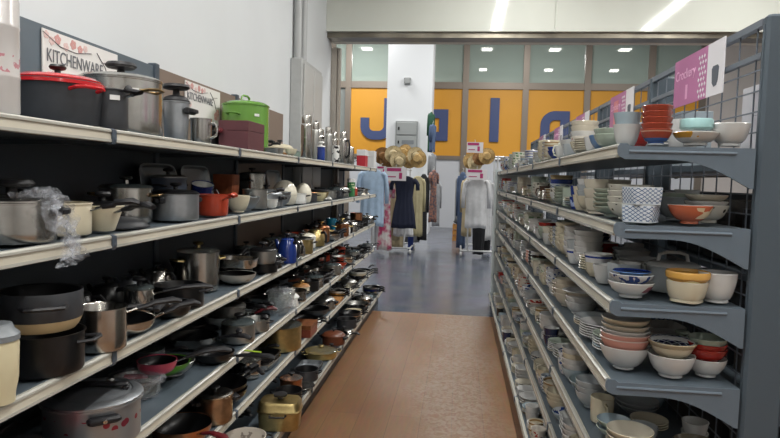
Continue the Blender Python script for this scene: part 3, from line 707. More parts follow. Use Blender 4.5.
L, Rr = 'L', 'R'
# ---- left rack, top shelf
def canister(R, H):
    t = empty('floral_canister')
    part('body', MB().lathe([(0, 0), (R*.95, 0), (R, .006), (R, H*.3), (R*1.015, H*.31), (R*1.015, H*.33), (R, H*.34), (R, H*.72), (R*1.015, H*.73), (R*1.015, H*.75), (R, H*.76), (R, H*.96), (R*.95, H), (0, H)], 32),
         ceramic('canister_white', '#c9c5c3', pat='floral', pcol='#b98088', z0=.35, z1=.5, k=16), t); return t
item(L, 0, -6, 46, 116, canister, 'tall whitish canister with faint red flowers at the near end of the top shelf', 'canister', back=.0)
def redpot(R, H):
    t = empty('cooking_pot'); pr, k = cyl_prof(R, H, .003, R*.9, .002)
    part('body', MB().lathe(pr, 36, split=k), [CHAR, NONST], t)
    part('rim', MB().lathe([(R-.003, H+.004), (R+.005, H+.003), (R+.006, H-.006), (R+.001, H-.007)], 36), REDE, t)
    l = lid_part(t, R*.97, H+.0065, REDE, NONST, .1)
    side_handle(t, R, H*.82, REDE, 'loop', (.5, .5+PI), 1.15); return t
item(L, 0, 58, 84, 42, redpot, 'dark grey cooking pot with bright red lid and red loop handles', 'pot', back=.03, rz=-.9)
item(L, 0, 109, 36, 38, lambda R, H: saucepan('saucepan', R, H, CHAR, BLACKP, L=.02, im=NONST, a=-.2), 'small dark grey saucepan with stubby black handle between red-lidded pot and stockpot', 'pan', back=.0)
def bigstock(R, H):
    t = stockpot('stockpot', R, H, STEEL, STEEL, BLACKP, OLDGOLD, dome=.1, knob='disc', hk='chunk'); return t
item(L, 0, 121, 79, 52, bigstock, 'large polished steel stockpot with brass-coloured handles and black disc knob', 'pot', back=.045, rz=-.35)
def canjar(R, H):
    t = stockpot('lidded_pail', R, H*.78, ALU, BLACKP, BLACKP, BLACKP, dome=.35, hk='box', knob='disc', taper=.85); return t
item(L, 0, 176, 26, 48, canjar, 'pale metal pail with black lid just right of the large stockpot', 'pot', back=.07)
item(L, 0, 201, 21, 23, lambda R, H: jug('steel_jug', R, H, STEEL, STEEL, a=-.3), 'small polished steel jug standing in front of the green pot', 'jug', back=.01, rz=.2)
o = item(L, 0, 212, 18, 18, lambda R, H: saucepan('saucepan', R, H*.8, NONST, WINE, L=.1, a=0, lm=NONST), 'little black saucepan with dark red handle behind the steel jug', 'pan', back=.17, dz=0, rz=-.9)
MAR = mat('maroon_card', '#5b3136', .6, noise=.1); MAR2 = mat('maroon_card_light', '#6b4043', .6)
x, y, r, z = spot(L, 0, 236, 40, 0)
put(boxt('gift_box', .145, .24, .135, MAR, MAR), L, 0, -1.065, y+.03, r=.1, label='maroon cardboard box with lid in front of the green pot', cat='box')
item(L, 0, 245, 46, 42, lambda R, H: stockpot('stockpot', R, H, GREENE, GREENE, GREENE, GREENE, dome=.15, hk='chunk', knob='bar', im=WHITEE), 'tall bright green enamel stockpot with lid behind the maroon box', 'pot', back=.16, rz=1.4, hk=1.05)
item(L, 0, 274, 16, 5, lambda R, H: tray('metal_tray', R*2, R*2.4, .03, SATIN), 'low grey metal tray beside the maroon box on the top shelf', 'tray', back=.0)
item(L, 0, 280, 18, 7, lambda R, H: boxt('wooden_box', .07, .1, .035, BROWN, WOODB), 'small brown wooden box lying behind the metal tray', 'box', back=.14)
item(L, 0, 291, 12, 10, lambda R, H: bowl('bowl', R, .045, CREAM), 'small cream bowl next to the tall steel thermos', 'bowl', back=0)
th = [(306, 11, 41, STEEL, 'tallest steel thermos flask, nearest in the row on the top shelf', 0), (315, 8, 37, SATIN, 'slim satin steel flask second in the thermos row', .1), (321, 8, 15, BLUEE, 'short blue canister between the steel flasks', 0), (319, 10, 32, STEEL, 'steel thermos with black loop handle behind the blue canister', .16),
      (328, 8, 33, SATIN, 'straight satin steel flask right of the blue canister', .03), (335, 9, 16, WHITEE, 'white jar with black blotches among the flasks', 0), (334, 7, 30, STEEL, 'thin steel flask behind the blotched jar', .13), (343, 8, 30, STEEL, 'steel flask with black handle near the red box', .04), (350, 8, 17, STEEL, 'short round steel jar left of the red box', 0)]
for u, wd, hp, m, lb, bk in th:
    if m is WHITEE: fn = lambda R, H: cup('jar', R, H, ceramic('cow_pattern', '#dfe0dd', pat='blotch', pcol='#15161a', z0=0, z1=1, k=9), taper=.95)
    elif m is BLUEE: fn = lambda R, H: stockpot('canister', R, H*.8, BLUEE, WHITEE, WHITEE, hk=None)
    else: fn = lambda R, H, m=m: thermos('thermos', R, H, m, STEEL, handle=('handle' in lb), a=-.6)
    item(L, 0, u, wd, hp, fn, lb, 'flask' if m in (STEEL, SATIN) else 'canister', back=bk)
REDC = mat('red_card', '#b02030', .5); WHC = mat('white_card', '#d6d6d6', .6)
for u, hp, m, lb in ((363.5, 17, REDC, 'small red cardboard box near the far end of the top shelf'), (372, 17, WHC, 'white cardboard box at the far end of the top shelf')):
    x, y, r, z = spot(L, 0, u, 8, 0); put(boxt('carton', .09, .2, px2m(hp, y), m, WHC), L, 0, -1.045, y, r=.09, label=lb, cat='box')
STK = mat('sticker_white', '#dcdcda', .5)
def sticker(o, ang, R, z, w=.014):
    M = Matrix.Rotation(ang-o.rotation_euler.z, 4, 'Z'); part('price_sticker', MB().box(R+.0005, R+.002, -w, w, z-.007, z+.007, M=M), STK, o, smooth=False)
for o in [q for q in bpy.data.objects if q.parent is None and q.get('label', '').startswith(('tall bright green', 'small dark grey saucepan', 'large polished steel'))]:
    b_ = [c for c in o.children if c.name.startswith('body')][0]; zz_ = [v.co for v in b_.data.vertices]; sticker(o, -.75, max(v.x for v in zz_)-.002, max(v.z for v in zz_)*.78)
# ---- left, second shelf
def steelA(R, H):
    t = stockpot('stockpot', R, H*.7, STEEL, None, hm=BLACKP, hk='box'); u = lid_part(t, R*1.02, H*.7+.0055, STEEL, BLACKP, .12, 'disc'); return t
o = item(L, 1, 12, 80, 68, steelA, 'wide steel stockpot with flat lid, partly wrapped in clear plastic', 'pot', back=.0, rz=.5)
bx, by, bz = o.location
def film_sheet(path, w, seed, n=34):
    r = random.Random(seed); ph = [r.uniform(0, 6) for _ in range(6)]; P = [Vector(p) for p in path]; m = 40; vs = []; fs = []
    for j in range(m+1):
        f = j/m*(len(P)-1); k = min(int(f), len(P)-2); a = f-k; c = P[k].lerp(P[k+1], a); tdir = (P[k+1]-P[k]).normalized()
        side = tdir.cross(Vector((0, 0, 1))); side = side.normalized() if side.length > .05 else Vector((-.6, .8, 0)); 
        if j == 0: s0 = side
        side = s0; nn = side.cross(tdir).normalized(); ww = w*(.75+.3*math.sin(j*.33+ph[0])+.12*math.sin(j*1.1+ph[1]))
        for i in range(n+1):
            q = i/n*2-1; d = .012*math.sin(9*q+ph[2]+j*.25)+.007*math.sin(23*q+ph[3]-j*.5)+.004*math.sin(41*q+j*.9+ph[4])
            vs.append(c+side*q*ww*(1+.06*math.sin(j*1.7+ph[5]))+nn*(d+.012)*-1)
    for j in range(m):
        for i in range(n): a = j*(n+1)+i; fs.append([a, a+1, a+n+2, a+n+1])
    return MB().add(vs, fs)
R0 = OCC[('L', 1)][-1][2]; H0 = tree_top(o)*o.scale.z-.045; c_, s_ = math.cos(.35), math.sin(.35); aE = (-.955-bx)/c_
def pp(a, z_): return (c_*a, s_*a, z_)
o = part('plastic_film', film_sheet([pp(.03, H0+.0), pp(R0*.75, H0+.02), pp(R0+.014, H0-.005), pp(R0+.02, H0*.55), pp(max(aE, R0+.02), .02), pp(aE+.012, -.03), pp(aE+.012, -.055)], .1, 4), FILM, ang=180)
o.location = (bx, by, LZ[1]+.006); tag(o, 'crumpled clear plastic film draped from wide stockpot down over the shelf edge', 'plastic film')
item(L, 1, 103, 38, 26, lambda R, H: saucepan('wok', R, H, CREAM, BLACKP, NONST, BLACKP, L=.15, a=0, taper=.62, dome=.05), 'cream saucepan with black lid and handle beside the plastic bag', 'pan', back=.01, rz=-.35)
item(L, 1, 126, 50, 40, lambda R, H: stockpot('stockpot', R, H, STEEL, GLASSD, STEEL, OLDGOLD, dome=.1, hk='loop'), 'steel stockpot with brass handles behind the cream saucepan', 'pot', back=.1, rz=.4)
item(L, 1, 175.5, 45, 30, lambda R, H: stockpot('casserole_pot', R, H, ALU, NONST, BLACKP, BLACKP, dome=.12, hk='box'), 'matt aluminium casserole with black lid beside the orange pot', 'pot', back=.0, rz=1.2)
item(L, 1, 168, 36, 42, lambda R, H: stockpot('stockpot', R, H, mat('blue_grey_enamel', '#4b5566', .35), SATIN, BLACKP, BLACKP, dome=.1), 'blue-grey lidded pot behind the aluminium casserole', 'pot', back=.19, rz=1.5)
item(L, 1, 213, 31, 24, lambda R, H: saucepan('cooking_pot', R, H, REDO, REDO, L=.08, im=COPPER, a=-.2, taper=.93), 'orange-red cooking pot with short handle in front of the blue mug', 'pot', back=.0, rz=-.3)
item(L, 1, 201, 22, 22, lambda R, H: jug('enamel_mug', R, H*.85, NAVY, STEEL, im=WHITEE), 'navy blue enamel mug leaning between casserole and planter', 'mug', back=.13, dz=.052, tilt=(.25, .2), occ=False)
item(L, 1, 201, 26, 18, lambda R, H: stockpot('cooking_pot', R, .05, CHAR, None, hk='box'), 'low dark pot carrying the tilted navy mug', 'pot', back=.13)
item(L, 1, 226, 27, 34, lambda R, H: sqdish('planter', R*1.6, H, TERRA, e=7, foot=.88), 'terracotta brown square planter behind the orange pot', 'planter', back=.19)
item(L, 1, 238, 24, 17, lambda R, H: bowl('bowl', R, H, CREAM, foot=.5), 'cream bowl with tall sides right of the orange pot', 'bowl', back=.01)
item(L, 1, 255, 24, 24, lambda R, H: saucepan('saucepan', R, H*.8, SATIN, BLACKP, L=.09, a=.3), 'satin steel saucepan with black handle stacked beneath steel pot', 'pan', back=.03)
o = item(L, 1, 252, 25, 18, lambda R, H: stockpot('cooking_pot', R, H, STEEL, STEEL, BLACKP, BLACKP, dome=.12), 'shiny steel pot with lid behind the satin saucepan', 'pot', back=.2, dz=0, hk=1.9, rz=1.5)
def dome_cooker(R, H):
    t = empty('egg_cooker'); part('base', MB().lathe([(0, 0), (R*.75, 0), (R*.9, .012), (R, H*.38), (0, H*.38)], 32), IVORY, t)
    part('dome', MB().lathe([(R*.99, H*.385), (R*1.02, H*.42)]+[(R*math.cos(s*PI/2), H*.42+H*.58*math.sin(s*PI/2)) for s in (.15, .3, .5, .7, .85)]+[(0, H)], 32), IVORY, t)
    part('latch', MB().box(-.012, .012, -R*1.04, -R*.97, H*.3, H*.5, ch=.003), WOODB, t); return t
item(L, 1, 284.5, 25, 25, dome_cooker, 'large ivory dome cooker with rounded lid', 'cooker', back=.03)
item(L, 1, 303, 17, 20, dome_cooker, 'smaller white dome cooker right behind the large ivory one', 'cooker', back=.02)
item(L, 1, 271, 14, 12, lambda R, H: cup('egg_cup', R, .05, WHITEE, taper=.8), 'small white cup between satin saucepan and ivory dome', 'cup', back=.0)
item(L, 1, 318, 17, 10, lambda R, H: bowl('bowl', R, .06, mat('cream_glaze', '#cfc49c', .3), COPPER, foot=.6), 'cream bowl with copper-coloured inside near the middle of second shelf', 'bowl', back=.0)
GREENL = ceramic('green_label', '#3d7a4a', bands=((.8, 1, '#dddddd'),), pat='floral', pcol='#cfd8b0', z0=.3, z1=.7, k=9)
item(L, 1, 351, 8, 15, lambda R, H: part('tin_can', MB().lathe([(0, 0), (R, 0), (R, H), (R*.9, H+.002), (0, H)], 20), GREENL), 'green printed tin can near the far end of the second shelf', 'can', back=.0, hk=1.2)
# ---- left, third shelf
def flask(R, H):
    t = empty('vacuum_jug'); part('body', MB().lathe([(0, 0), (R*.8, 0), (R*.82, .02), (R*.95, H*.3), (R, H*.75), (R*.95, H*.8), (0, H*.8)], 30), mat('cream_body', '#cfc5a4', .4), t)
    part('top', MB().lathe([(0, H*.8), (R*1.03, H*.8), (R*1.03, H*.87), (R*.8, H*.93), (R*.7, H), (0, H)], 30), GREYP, t)
    part('handle', MB().tube([(R-.002, 0, H*.7), (R+.03, 0, H*.68), (R+.035, 0, H*.4), (R+.01, 0, H*.2), (R*.9, 0, H*.15)], .008, 8), BROWN, t, rot=(0, 0, -1.4)); return t
item(L, 2, -4, 42, 88, flask, 'cream vacuum jug with grey top at the near end of third shelf', 'jug', back=.0)
def woks(R, H):
    t = frypan('wok', R, CREAM, NONST, None, H=H, deep=True); return t
o = item(L, 2, 46, 70, 44, lambda R, H: stockpot('cooking_pot', R, H, NONST, None, hm=BLACKP, hk='chunk'), 'black cooking pot underneath the two-tone grey pot', 'pot', back=.0, rz=.3)
zt = px2m(44, o.location.y)
def twotone(R, H):
    t = empty('cooking_pot')
    part('body', MB().lathe([(0, 0), (R*.82, 0), (R*.9, .01), (R*.985, H*.3)], 36), mat('cream_base', '#c8b48c', .4), t)
    b = MB().lathe([(R*.985, H*.3), (R, H*.36), (R*1.01, H), (R*1.0, H+.003), (R-.005, H), (R*.96, H*.36), (R*.8, .012), (0, .008)], 36, split=3); part('grey_wall', b, [CHAR, NONST], t)
    side_handle(t, R*1.0, H*.72, BLACKP, 'chunk', (0, PI), 1.3); return t
item(L, 2, 42, 75, 42, twotone, 'dark grey pot with cream base stacked on the black pot', 'pot', back=.0, dz=zt+.008, occ=False, rz=-.9)
item(L, 2, 101.5, 47, 49, lambda R, H: saucepan('saucepan', R, H, STEEL, BLACKP, L=.16, a=0), 'deep polished steel saucepan with thick black handle pointing right', 'pan', back=.0, rz=.75)
item(L, 2, 139, 28, 38, lambda R, H: saucepan('saucepan', R, H*.95, STEEL, BLACKP, L=.2, lm=GLASSD, a=0), 'lidded steel saucepan just behind the deep steel one', 'pan', back=.06, rz=.5)
o = item(L, 2, 172, 36, 10, lambda R, H: frypan('frying_pan', R, NONST, NONST, BLACKP, H=.035, L=.18), 'black frying pan lying in front of tall steel pot, handle towards camera', 'pan', back=.0, rz=-1.9)
item(L, 2, 172, 34, 10, lambda R, H: frypan('frying_pan', R, CHAR, NONST, BLACKP, H=.035, L=.2), 'upper black frying pan stacked in front of tall steel pot', 'pan', back=.0, dz=.018, rz=-1.3, occ=False)
item(L, 2, 198, 41, 45, lambda R, H: stockpot('stockpot', R, H, STEEL, GLASS, GOLD, GOLD, dome=.1), 'tall steel stockpot with gold handles on the third shelf', 'pot', back=.06, rz=.9)
o = item(L, 2, 236.5, 38, 14, lambda R, H: frypan('wok', R, mat('grey_white_enamel', '#a8a8a2', .35), NONST, None, H=.045, deep=True), 'shallow grey-white pan with dark inside in front of the box lid', 'pan', back=.0)
item(L, 2, 238, 36, 14, lambda R, H: tray('steel_tray', R*2, R*1.7, .04, STEEL, 5), 'oblong polished steel tray stacked above the grey-white pan', 'tray', back=.0, dz=.075, occ=False)
item(L, 2, 239, 30, 26, lambda R, H: stockpot('cooking_pot', R*.88, .068, NONST, None, hk=None), 'black pot between the grey-white pan and steel tray', 'pot', back=.0+.018, dz=.006, occ=False)
item(L, 2, 264, 27, 14, lambda R, H: stockpot('cooking_pot', R, H*.9, NONST, None, hk='box', im=REDE), 'low black pot with a red inside next to the blue kettle', 'pot', back=.0)
item(L, 2, 263, 26, 22, lambda R, H: stockpot('cooking_pot', R, H*.6, SATIN, NONST, BLACKP, hk=None, dome=.15), 'lidded steel pot resting on the red-lined black pot', 'pot', back=.0, dz=.052, occ=False)
item(L, 2, 287, 19, 26, lambda R, H: kettle('kettle', R, H, BLUEE, BLACKP, a=0), 'bright blue kettle with a black handle on the third shelf', 'kettle', back=.0, rz=-.3)
item(L, 2, 306, 19, 18, lambda R, H: stockpot('casserole_pot', R, H*.7, WHITEE, IVORY, BROWN, None, hk=None, dome=.3), 'white ceramic casserole right of the blue kettle', 'pot', back=.03)
for u, wd, hp, fn, lb, ct, bk in [
    (321, 17, 16, lambda R, H: stockpot('cooking_pot', R, H, COPPER, COPPER, GOLD, GOLD, dome=.3), 'copper pot with domed lid right of white casserole', 'pot', .02),
    (331, 10, 16, lambda R, H: jug('pitcher', R, H, TEAL, TEAL), 'teal pitcher standing behind the copper pot', 'pitcher', .1),
    (342, 14, 14, lambda R, H: stockpot('cooking_pot', R, H, COPPER, STEEL, GOLD, GOLD, dome=.3), 'smaller copper pot with steel lid past the teal pitcher', 'pot', .0),
    (356, 12, 12, lambda R, H: stockpot('cooking_pot', R, H*1.3, COPPER, None, hk='loop'), 'open copper pot near the far end of the third shelf', 'pot', .02)]:
    item(L, 2, u, wd, hp, fn, lb, ct, back=bk, rz=.4)
# ---- left, fourth shelf
def pressure(R, H):
    t = empty('pressure_cooker'); AL = ceramic('aluminium_dots', '#a9acb0', pat='dots', pcol='#9c3a4c', z0=.45, z1=.75, k=7, rough=.35)
    AL.node_tree.nodes['Principled BSDF'].inputs['Metallic'].default_value = .75
    part('body', MB().lathe([(0, 0), (R*.93, 0), (R*.97, .006), (R*.97, H*.72), (R*1.03, H*.74), (R*1.03, H*.78), (0, H*.78)], 40), AL, t)
    l = part('lid', MB().lathe([(R*1.02, H*.785), (R*1.02, H*.82), (R*.95, H*.86), (R*.8, H*.885), (R*.78, H*.875), (R*.6, H*.93), (R*.3, H*.96), (0, H*.965)], 40), ALU, t)
    part('long_handle', MB().box(-R*.9, R*.75, -.014, .014, H*.97, H*1.04, ch=.006).box(-R*.9, -R*.8, -.012, .012, H*.86, H*.98, ch=.004).box(R*.62, R*.74, -.012, .012, H*.88, H*.98, ch=.004), BLACKP, l)
    part('valve', MB().lathe([(0, H*.96), (.012, H*.96), (.012, H*1.02), (0, H*1.03)], 14), STEEL, l, (R*.25, .05, 0))
    h = part('side_handle', MB().box(-.045, .045, -R-.028, -R*.96, H*.56, H*.68, ch=.006), BLACKP, t, rot=(0, 0, .5))
    part('screw', MB().lathe([(0, 0), (.007, 0), (.006, .003), (0, .004)], 12), STEEL, h, (0, -R-.027, H*.62), (PI/2, 0, 0)); return t
item(L, 3, 93, 92, 74, pressure, 'large aluminium pressure cooker with red dots and black handles', 'pressure cooker', back=.0, rz=.25, hk=1.0)
item(L, 3, 22, 74, 42, lambda R, H: stockpot('cooking_pot', R, H*1.25, NONST, REDE, BLACKP, BLACKP, dome=.12, knob='disc'), 'red-lidded black pot at the bottom left, beside the pressure cooker', 'pot', back=.02)
def wrapped(R, H):
    t = stockpot('wrapped_pot', R, H*.7, SATIN, None, hk=None); part('film_wrap', crumple('film_wrap', R*1.08, H*1.0, 5), FILM, t, ang=180)
    part('paper_label', MB().box(-R*.5, R*.5, -R*.35, R*.35, H*.78, H*.79), mat('pink_paper', '#b06a72', .6), t, rot=(.0, 0, .4), smooth=False); return t
item(L, 3, 136, 46, 30, wrapped, 'pot wrapped in clear film with a pink paper label on top', 'pot', back=.08)
o = item(L, 3, 172, 44, 18, lambda R, H: bowl('mixing_bowl', R, .055, SATIN, foot=.5), 'wide satin steel mixing bowl under the green pan', 'bowl', back=.05)
by = o.location.y
item(L, 3, 165, 48, 14, lambda R, H: frypan('frying_pan', R, GREEN2, NONST, None, H=.045, deep=True), 'green pan stacked between the steel bowl and the pink-red pan', 'pan', back=.035, dz=.03, occ=False)
item(L, 3, 157, 38, 16, lambda R, H: frypan('frying_pan', R, PINKR, NONST, BLACKP, H=.045, L=.2), 'pink-red frying pan with black inside on the green pan', 'pan', back=.05, dz=.058, occ=False, rz=.4)
item(L, 3, 193, 50, 19, lambda R, H: frypan('frying_pan', R, STEEL, NONST, BLACKP, H=.05, L=.2), 'steel frying pan with dark inside right of the stacked pans', 'pan', back=.14, dz=0, rz=-.25)
def limepan(R, H):
    t = frypan('frying_pan', R, NONST, NONST, None, H=.04); h = long_handle(t, R, .03, .22, BLACKP, 0); part('lime_inlay', MB().tube([(R+.07, 0, .034), (R+.15, 0, .036)], .006, 8, flat=.5), LIME, h); return t
o = item(L, 3, 214, 40, 10, limepan, 'black frying pan with lime green inlay in its handle', 'pan', back=.0, rz=-.25)
item(L, 3, 226, 44, 16, lambda R, H: frypan('wok', R, mat('pale_grey_enamel', '#b4bcbc', .3), SATIN, WINE, H=.06, L=.15, deep=True), 'pale grey wok with a dark red handle in the middle of fourth shelf', 'pan', back=.12, rz=.35)
item(L, 3, 229, 32, 26, lambda R, H: saucepan('saucepan', R, .05, SATIN, BLACKP, L=.14, a=0, lm=SATIN), 'satin saucepan stacked inside the pale grey wok', 'pan', back=.14, dz=.05, occ=False, rz=-.2)
item(L, 3, 257, 26, 12, lambda R, H: frypan('frying_pan', R, NONST, NONST, BLACKP, H=.04, L=.12), 'dark frying pan between pale grey wok and film-wrapped glass bowl', 'pan', back=.02, rz=-1.0)
def glassbowl(R, H):
    t = bowl('glass_bowl', R, H, GLASS, foot=.5); f_ = part('film_wrap', crumple('film_wrap', R*.95, H*1.15, 8), FILM, t, ang=180); return t
item(L, 3, 281, 28, 24, glassbowl, 'glass bowl heaped with clear film at the edge of fourth shelf', 'bowl', back=.0)
item(L, 3, 301, 17, 15, lambda R, H: stockpot('casserole_pot', R, H*.7, CREAM, WOODB, GOLD, None, hk=None, dome=.35), 'cream pot with a wooden-brown lid right of glass bowl', 'pot', back=.02)
# ---- left, fifth shelf
item(L, 4, 182, 58, 34, lambda R, H: frypan('wok', R, COPPER, NONST, WINE, H=.075, L=.2, deep=True), 'wide black-lined wok with dark red handle on fifth shelf', 'pan', back=.0, rz=-.6)
item(L, 4, 214.5, 35, 46, lambda R, H: stockpot('stockpot', R, H, mat('reflection_tinted_steel', '#bfa489', .28, 1, noise=.3), STEEL, BLACKP, BLACKP, dome=.1, hk='box'), 'tall steel pot with lid, copper reflections in its colour, at front of fifth shelf', 'pot', back=.0, rz=.7)  # plain steel, with copper reflections put into the metal colour
item(L, 4, 247, 27, 32, lambda R, H: saucepan('saucepan', R, H*.7, STEEL, BLACKP, L=.2, a=0, lm=GLASS), 'steel saucepan with glass lid, its fat black handle over the shelf edge', 'pan', back=.03, rz=-.95)
item(L, 4, 279, 44, 38, lambda R, H: stockpot('stockpot', R, H, GOLD, GLASS, GOLD, GOLD, dome=.08, hk='loop'), 'large gold-coloured stockpot with glass lid on the fifth shelf', 'pot', back=.0, rz=1.0)
item(L, 4, 304, 20, 16, lambda R, H: boxt('wooden_box', .14, .2, .08, mat('red_brown_lacquer', '#7a3a2a', .35), BROWN), 'red-brown lacquered box right of the gold stockpot', 'box', back=.0)
x, y, r, z = spot(L, 4, 337, 15, 0)
put(part('chopping_board', MB().box(-.09, .09, -.14, .14, 0, .025, ch=.004), WOODB), L, 4, -1.07, y, r=.11, label='orange-brown wooden chopping board lying on the fifth shelf', cat='chopping board')
# ---- left, bottom shelf
item(L, 5, 245, 40, 38, lambda R, H: stockpot('stockpot', R, H, ceramic('enamel_leaf', '#c9c0b4', pat='floral', pcol='#8a8078', z0=.15, z1=.85, k=8), None, hk='loop'), 'pale enamel pot with grey leaf pattern on the bottom shelf', 'pot', back=.0, rz=.4)
def roaster(R, H):
    t = empty('roasting_pan'); m = superell(5, R*1.1, R*.8)
    part('base', MB().lathe([(0, 0), (.86, 0), (.94, .01), (1, H*.6), (1.04, H*.605), (1.04, H*.62), (0, H*.62)], 44, mod=m), GOLD, t)
    l = part('lid', MB().lathe([(1.03, H*.625), (1.03, H*.65), (1.0, H*.67), (.97, H*.85), (.88, H*.93), (0, H*.96)], 44, mod=m), GOLD, t)
    part('knob', MB().lathe([(0, H*.95), (.015, H*.95), (.014, H*1.03), (.034, H*1.05), (.036, H*1.12), (0, H*1.14)], 18), BLACKP, l)
    part('handle', MB().tube([(-.04, -R*.82, H*.56), (-.036, -R*.82-.03, H*.57), (.036, -R*.82-.03, H*.57), (.04, -R*.82, H*.56)], .006, 8), BLACKP, t)
    return t
item(L, 5, 280, 38, 46, roaster, 'gold-coloured rectangular roaster with lid and black knob on bottom shelf', 'roaster', back=-.055, rz=.12)
item(L, 5, 291, 22, 24, lambda R, H: saucepan('saucepan', R, H*.8, COPPER, BLACKP, L=.16, lm=GLASS, a=0), 'copper saucepan under clear film behind the gold roaster', 'pan', back=.03, rz=2.9)
item(L, 5, 301, 28, 6, lambda R, H: plate('plate', R, WHITEE, STEEL), 'round white metal plate lying by the copper saucepan', 'plate', back=.0)
o = item(L, 5, 321, 32, 16, lambda R, H: stockpot('stockpot', R, H*.8, mat('pale_gold', '#c9b276', .3, .8), GLASS, GOLD, GOLD, dome=.15), 'pale gold low pot with glass lid and loops beside white plate', 'pot', back=.0, rz=.5)
# ---- right rack: crockery glazes
K = dict(
 white=ceramic('glaze_white', '#c8c8c6'), cream=ceramic('glaze_cream', '#cdc4ac'), ivory=ceramic('glaze_ivory', '#c6bfae'), grey=ceramic('glaze_grey', '#a7adb0'),
 celadon=ceramic('glaze_celadon', '#a9b5a6'), paleblue=ceramic('glaze_pale_blue', '#9fb0b9'), tan=ceramic('glaze_tan', '#a3916f', bands=((.8, 1, '#7c6a4a'),)),
 brown=ceramic('glaze_brown', '#4e382d'), blue=ceramic('glaze_blue', '#24397e'), navy=ceramic('glaze_navy', '#1b2447'), red=ceramic('glaze_red', '#9c2b25'), pink=ceramic('glaze_pink', '#cf9487', bands=((0, .52, '#cfc9c4'), (.94, 1, '#c9b3aa'))),
 darkred=ceramic('glaze_dark_red', '#7e1b1c'), black=ceramic('glaze_black', '#1d1b1c'), yellow=ceramic('glaze_yellow', '#c99a4c'),
 blueband=ceramic('glaze_blue_band', '#cfd0d0', bands=((.72, .86, '#2b418c'),)), bluefloral=ceramic('glaze_blue_floral', '#ccd0d4', pat='floral', pcol='#2c4684', z0=.2, z1=.95, k=12),
 bluestripe=ceramic('glaze_blue_stripe', '#cfd0ce', pat='stripes', pcol='#27396f', k=22, z0=.1, z1=.85), redfloral=ceramic('glaze_red_floral', '#d2ccc2', pat='floral', pcol='#a5413a', z0=.35, z1=.85, k=11),
 lattice=ceramic('glaze_lattice', '#cfd6dc', pat='lattice', pcol='#31507c', z0=.06, z1=.94, k=9), dotted=ceramic('glaze_dotted', '#cfccc0', pat='dots', pcol='#4a4640', z0=.5, z1=.9, k=12),
 waves=ceramic('glaze_waves', '#b9c2c8', pat='waves', pcol='#31507a', z0=.1, z1=.9, k=7), tanband=ceramic('glaze_tan_band', '#c9c0ab', bands=((.78, .92, '#8d6f46'),)), greenfloral=ceramic('glaze_green_floral', '#c9cabc', pat='floral', pcol='#5c7a58', z0=.2, z1=.9, k=10))
KW = dict(white='white', cream='cream', ivory='ivory', grey='pale grey', celadon='grey-green', paleblue='pale blue', tan='tan brown', brown='dark brown', blue='cobalt blue', navy='navy', red='red', pink='pink and white', darkred='dark red', black='black', yellow='mustard yellow',
 blueband='blue-banded white', bluefloral='blue-flowered white', bluestripe='blue-striped white', redfloral='red-flowered white', lattice='blue lattice-patterned', dotted='dotted cream', waves='blue-waved', tanband='brown-banded cream', greenfloral='green-flowered')
def stack(side, i, u, wpx, items, back=0, row='front', group=None, cat='bowl', end=None):
    """items from the bottom up: (fn(R), rise, label[, scale])"""
    x, y, r, z = spot(side, i, u, wpx, back) if end is None else spot_end(i, u, wpx, end); zz = z+.0015
    for q in items:
        fn, rise, lb = q[:3]; o = fn(r*(q[3] if len(q) > 3 else 1)); c = q[4] if len(q) > 4 else cat
        put(o, side, i, x, y, zz, random.uniform(0, 6), label=lb, cat=c, group=group, row=row); zz += rise
    occupy(side, i, x, y, r, items[0][2], row); return x, y, r
pat_redblue = ceramic('glaze_red_blue_base', '#96402f', bands=((0, .25, '#c7cbd0'), (.08, .42, '#3b5a92'), (.82, .9, '#b98c78')))
RB = ceramic('glaze_red_ringed', '#96402f', bands=((.5, .62, '#b98c78'),))
stack(Rr, 0, 656.5, 30, [(lambda R: bowl('rice_bowl', R, R*1.0, pat_redblue, K['white'], .5), .0165, 'lowest red bowl, blue-patterned foot, in the tall red stack on the top right shelf')]+
      [(lambda R: bowl('rice_bowl', R, R*1.0, RB, K['white'], .5), .0165, f'{n} ringed red bowl in the tall red stack on the top right shelf') for n in ('second from bottom', 'middle', 'second from top', 'topmost')], end=.02)
stack(Rr, 0, 696, 43, [(lambda R: bowl('serving_bowl', R, R*.58, ceramic('glaze_white_yellow', '#c9c7c2', pat='blotch', pcol='#b98a2e', z0=.55, z1=1, k=5), K['white'], .5), .045, 'white serving bowl with mustard yellow patch on its rim'),
      (lambda R: part('lidded_dish', MB().lathe([(0, 0), (R*.72, 0), (R*.8, .004), (R*.8, .024), (R*.76, .028), (0, .028)], 30), mat('pale_cyan', '#9cc4c4', .3)), .02, 'pale cyan round lidded dish sitting on the yellow-patched white bowl', .9, 'dish')], end=.0)
item(Rr, 0, 737, 37, 21, lambda R, H: bowl('mixing_bowl', R, H*.98, K['white'], foot=.55), 'thick white bowl nearest the post on the top right shelf', 'bowl', end=.0)
item(Rr, 0, 606, 34, 14, lambda R, H: bowl('shallow_bowl', R, H*1.1, ceramic('glaze_slate_blue', '#5f7ea6'), K['paleblue'], .45), 'shallow slate blue bowl on the top right shelf beside white dishes', 'bowl', back=.0)
